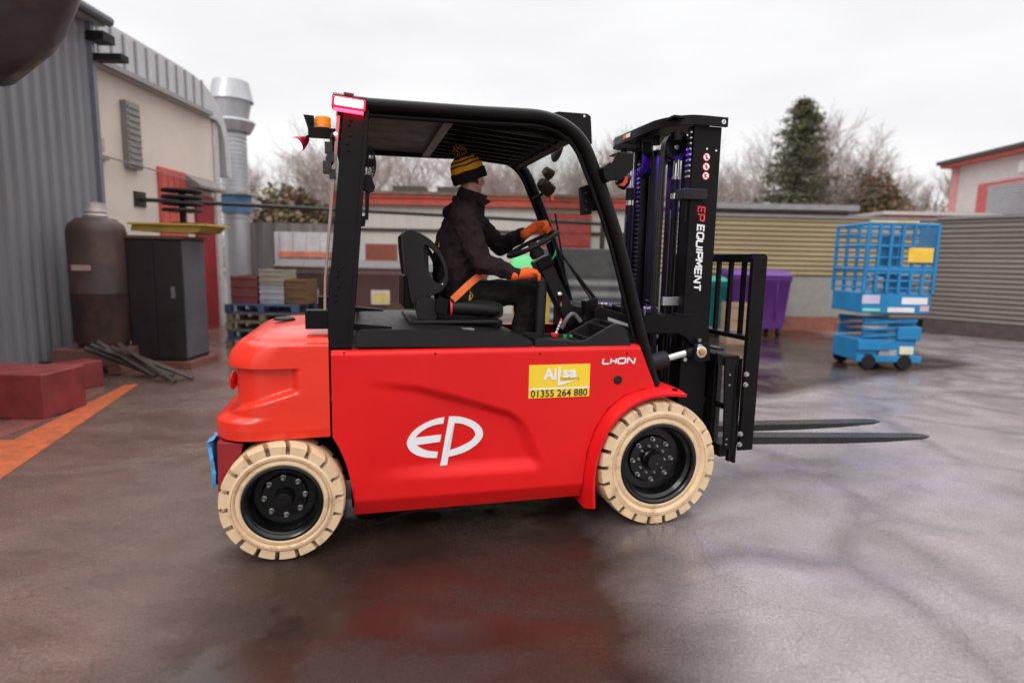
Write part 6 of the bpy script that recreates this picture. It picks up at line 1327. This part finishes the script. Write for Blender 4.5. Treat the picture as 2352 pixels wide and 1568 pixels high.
tl = [(-8.8, 25, .80), (-6.6, 23.5, .82), (-10.8, 28, .85), (-4.6, 27, .90), (-2.6, 29, .80), (-.6, 26.5, .72), (1.6, 28.5, .85), (3.6, 27, .90), (5.6, 29, .95), (7.4, 26.5, .80), (14.2, 28, 1.15), (16.4, 30, 1.15), (18.6, 31, .95), (11.8, 31, .95), (23, 33, 1.0), (9.4, 30, .9), (-7.6, 30, 1.15), (-1.6, 33, 1.1), (4.6, 33, 1.15), (12.9, 26, .9), (0.6, 31, 1.0), (8.6, 34, 1.2)]
where = ['left of the rear pillar, right of the steel flue', 'just left of the rear pillar', 'directly behind the steel flue', 'seen right of the rear pillar', 'behind the air units on the shed roof', 'just left of the driver\'s hat', 'right of the driver\'s hat', 'seen through the upper windscreen', 'between windscreen and mast top', 'just right of the mast', 'tallest, right of the evergreen', 'above the brown bush', 'above the white unit roof', 'immediately right of the evergreen', 'far right behind the white unit', 'left of the evergreen', 'tall, rising behind the two left of the rear pillar', 'tall and far off, above the shed roof left of the hat', 'tall and far off, between guard and mast', 'standing just in front of the brown bush', 'far off, right of the hat', 'tall and far off, between mast and evergreen']
for i, (x, y, s) in enumerate(tl): plant_tree(i, x, y, s*1.12, i*1.7, 'leafless winter tree '+where[i])
# leafy clumps: evergreen, ivy bushes
def leaves(seed, n, fn, size, mats, name, par, thin=.5):
    rng = random.Random(seed); mb = MB()
    for _ in range(n):
        p = fn(rng)
        if p is None: continue
        d1 = Vector((rng.gauss(0, 1), rng.gauss(0, 1), rng.gauss(0, .6))).normalized(); d2 = d1.orthogonal().normalized(); a = rng.uniform(0, pi); d2 = (d2*cos(a)+d1.cross(d2)*sin(a)); s = size*rng.uniform(.6, 1.4)
        mb.add([p-d1*s, p+d2*s*thin, p+d1*s, p-d2*s*thin], [(0, 1, 2, 3)], m=mats[0] if rng.random() < .6 else mats[1])
    return mb.build(name, None, par, recalc=False)
EV1, EV2 = mat('needle_dark', (.075, .075, .040), .8, var=.3, vs=2), mat('needle_olive', (.12, .11, .055), .8, var=.3, vs=2)
IV1, IV2 = mat('bush_brown', (.17, .105, .058), .85, var=.3, vs=2), mat('bush_olive', (.09, .085, .035), .85, var=.3, vs=2)
co = empty('evergreen_tree', (11.2, 24.3, 0), label='tall dark evergreen conifer standing above the khaki fence', cat='tree')
mb = MB(); mb.tube([(0, 0, 0), (0, .05, 4), (.0, 0, 8.0)], [.18, .11, .02], 8); mb.build('trunk', BARK, co)
cbr = random.Random(8); CB = []
for k in range(150):
    h = (k/150)**.85; a = k*2.4+cbr.uniform(-.4, .4); CB.append((.9+7.0*h, a, (1.85*(1-h)**.55+.12)*cbr.uniform(.55, 1.12), cbr.uniform(-.1, .28)))
mb = MB(); [mb.tube([(0, 0, z), (R_*.95*cos(a), R_*.95*sin(a), z+dz*R_)], [.03, .008], 4) for z, a, R_, dz in CB]; mb.build('limbs', BARK, co)
def con(rng):
    z, a, R_, dz = CB[int(rng.random()**.9*len(CB))]; t = rng.random()**.6; w = .07+.20*t*(1-t)+.05*R_
    return Vector((R_*t*cos(a)+rng.gauss(0, w), R_*t*sin(a)+rng.gauss(0, w), z+dz*R_*t-.10*t+rng.gauss(0, .07)))
leaves(3, 15000, con, .075, (EV1, EV2), 'crown', co, .35)
def blob(cx, cy, cz, rx, ry, rz_):
    def f(rng):
        v = Vector((rng.gauss(0, 1), rng.gauss(0, 1), rng.gauss(0, 1))).normalized()*rng.random()**.35; w = 1+.18*sin(5*v.x+3*v.z)+.14*sin(9*v.y+4*v.z+2)
        p = Vector((cx+v.x*rx*w, cy+v.y*ry*w, cz+v.z*rz_*w)); return p if p.z > .1 else None
    return f
def bush(loc, r, n, label, sd_, mats=(IV1, IV2)):
    e = empty('bush', loc, 0, label=label, cat='bush', group='overgrown bushes beyond the yard'); leaves(sd_, n, blob(0, 0, r[2]*.9, *r), .115, mats, 'foliage', e); mb = MB(); rng = random.Random(sd_)
    for k in range(7): a = rng.uniform(0, 6.28); mb.tube([(0, 0, 0), (r[0]*.4*cos(a), r[1]*.4*sin(a), r[2]), (r[0]*.75*cos(a), r[1]*.75*sin(a), r[2]*1.6)], [.05, .03, .01], 4)
    mb.build('stems', BARK, e)
bush((15.0, 25.5, 0), (2.0, 1.6, 2.65), 17000, 'big rounded brown bush between evergreen and white unit', 31)
bush((13.2, 27.5, 0), (2.0, 1.4, 1.9), 4500, 'lower brown bush right of the evergreen', 32)
bush((9.3, 27, 0), (2.2, 1.4, 1.7), 4000, 'low brown bush left of the evergreen trunk', 33)
bush((-8.0, 22.5, 0), (2.4, 1.2, 2.0), 11000, 'olive brown bush beside the rear pillar, right of the flue', 34)
bush((-5.8, 24, 0), (2.2, 1.3, 2.0), 9000, 'dense brown bush immediately left of the rear pillar', 35)
bush((-2.5, 27, 0), (3.2, 1.3, 1.95), 4500, 'brown bush behind the roof of the long shed, left part', 36)
bush((3.2, 27, 0), (3.4, 1.3, 2.0), 4500, 'brown bush behind the long shed, seen through windscreen', 37)
bush((20.5, 29, 0), (3, 1.4, 2.3), 3500, 'brown bush behind the white unit', 38)
# far wood line closing the horizon
def wl(rng): return Vector((rng.uniform(-60, 70), rng.uniform(44, 50), abs(rng.gauss(0, 1))*1.9*(1+.3*sin(rng.random()*6))))
w = leaves(77, 16000, wl, .28, (TWIG, IV1), 'far_wood', None); tag(w, kind='stuff')
w['label'] = 'far leafless wood closing the horizon'; w['category'] = 'wood'
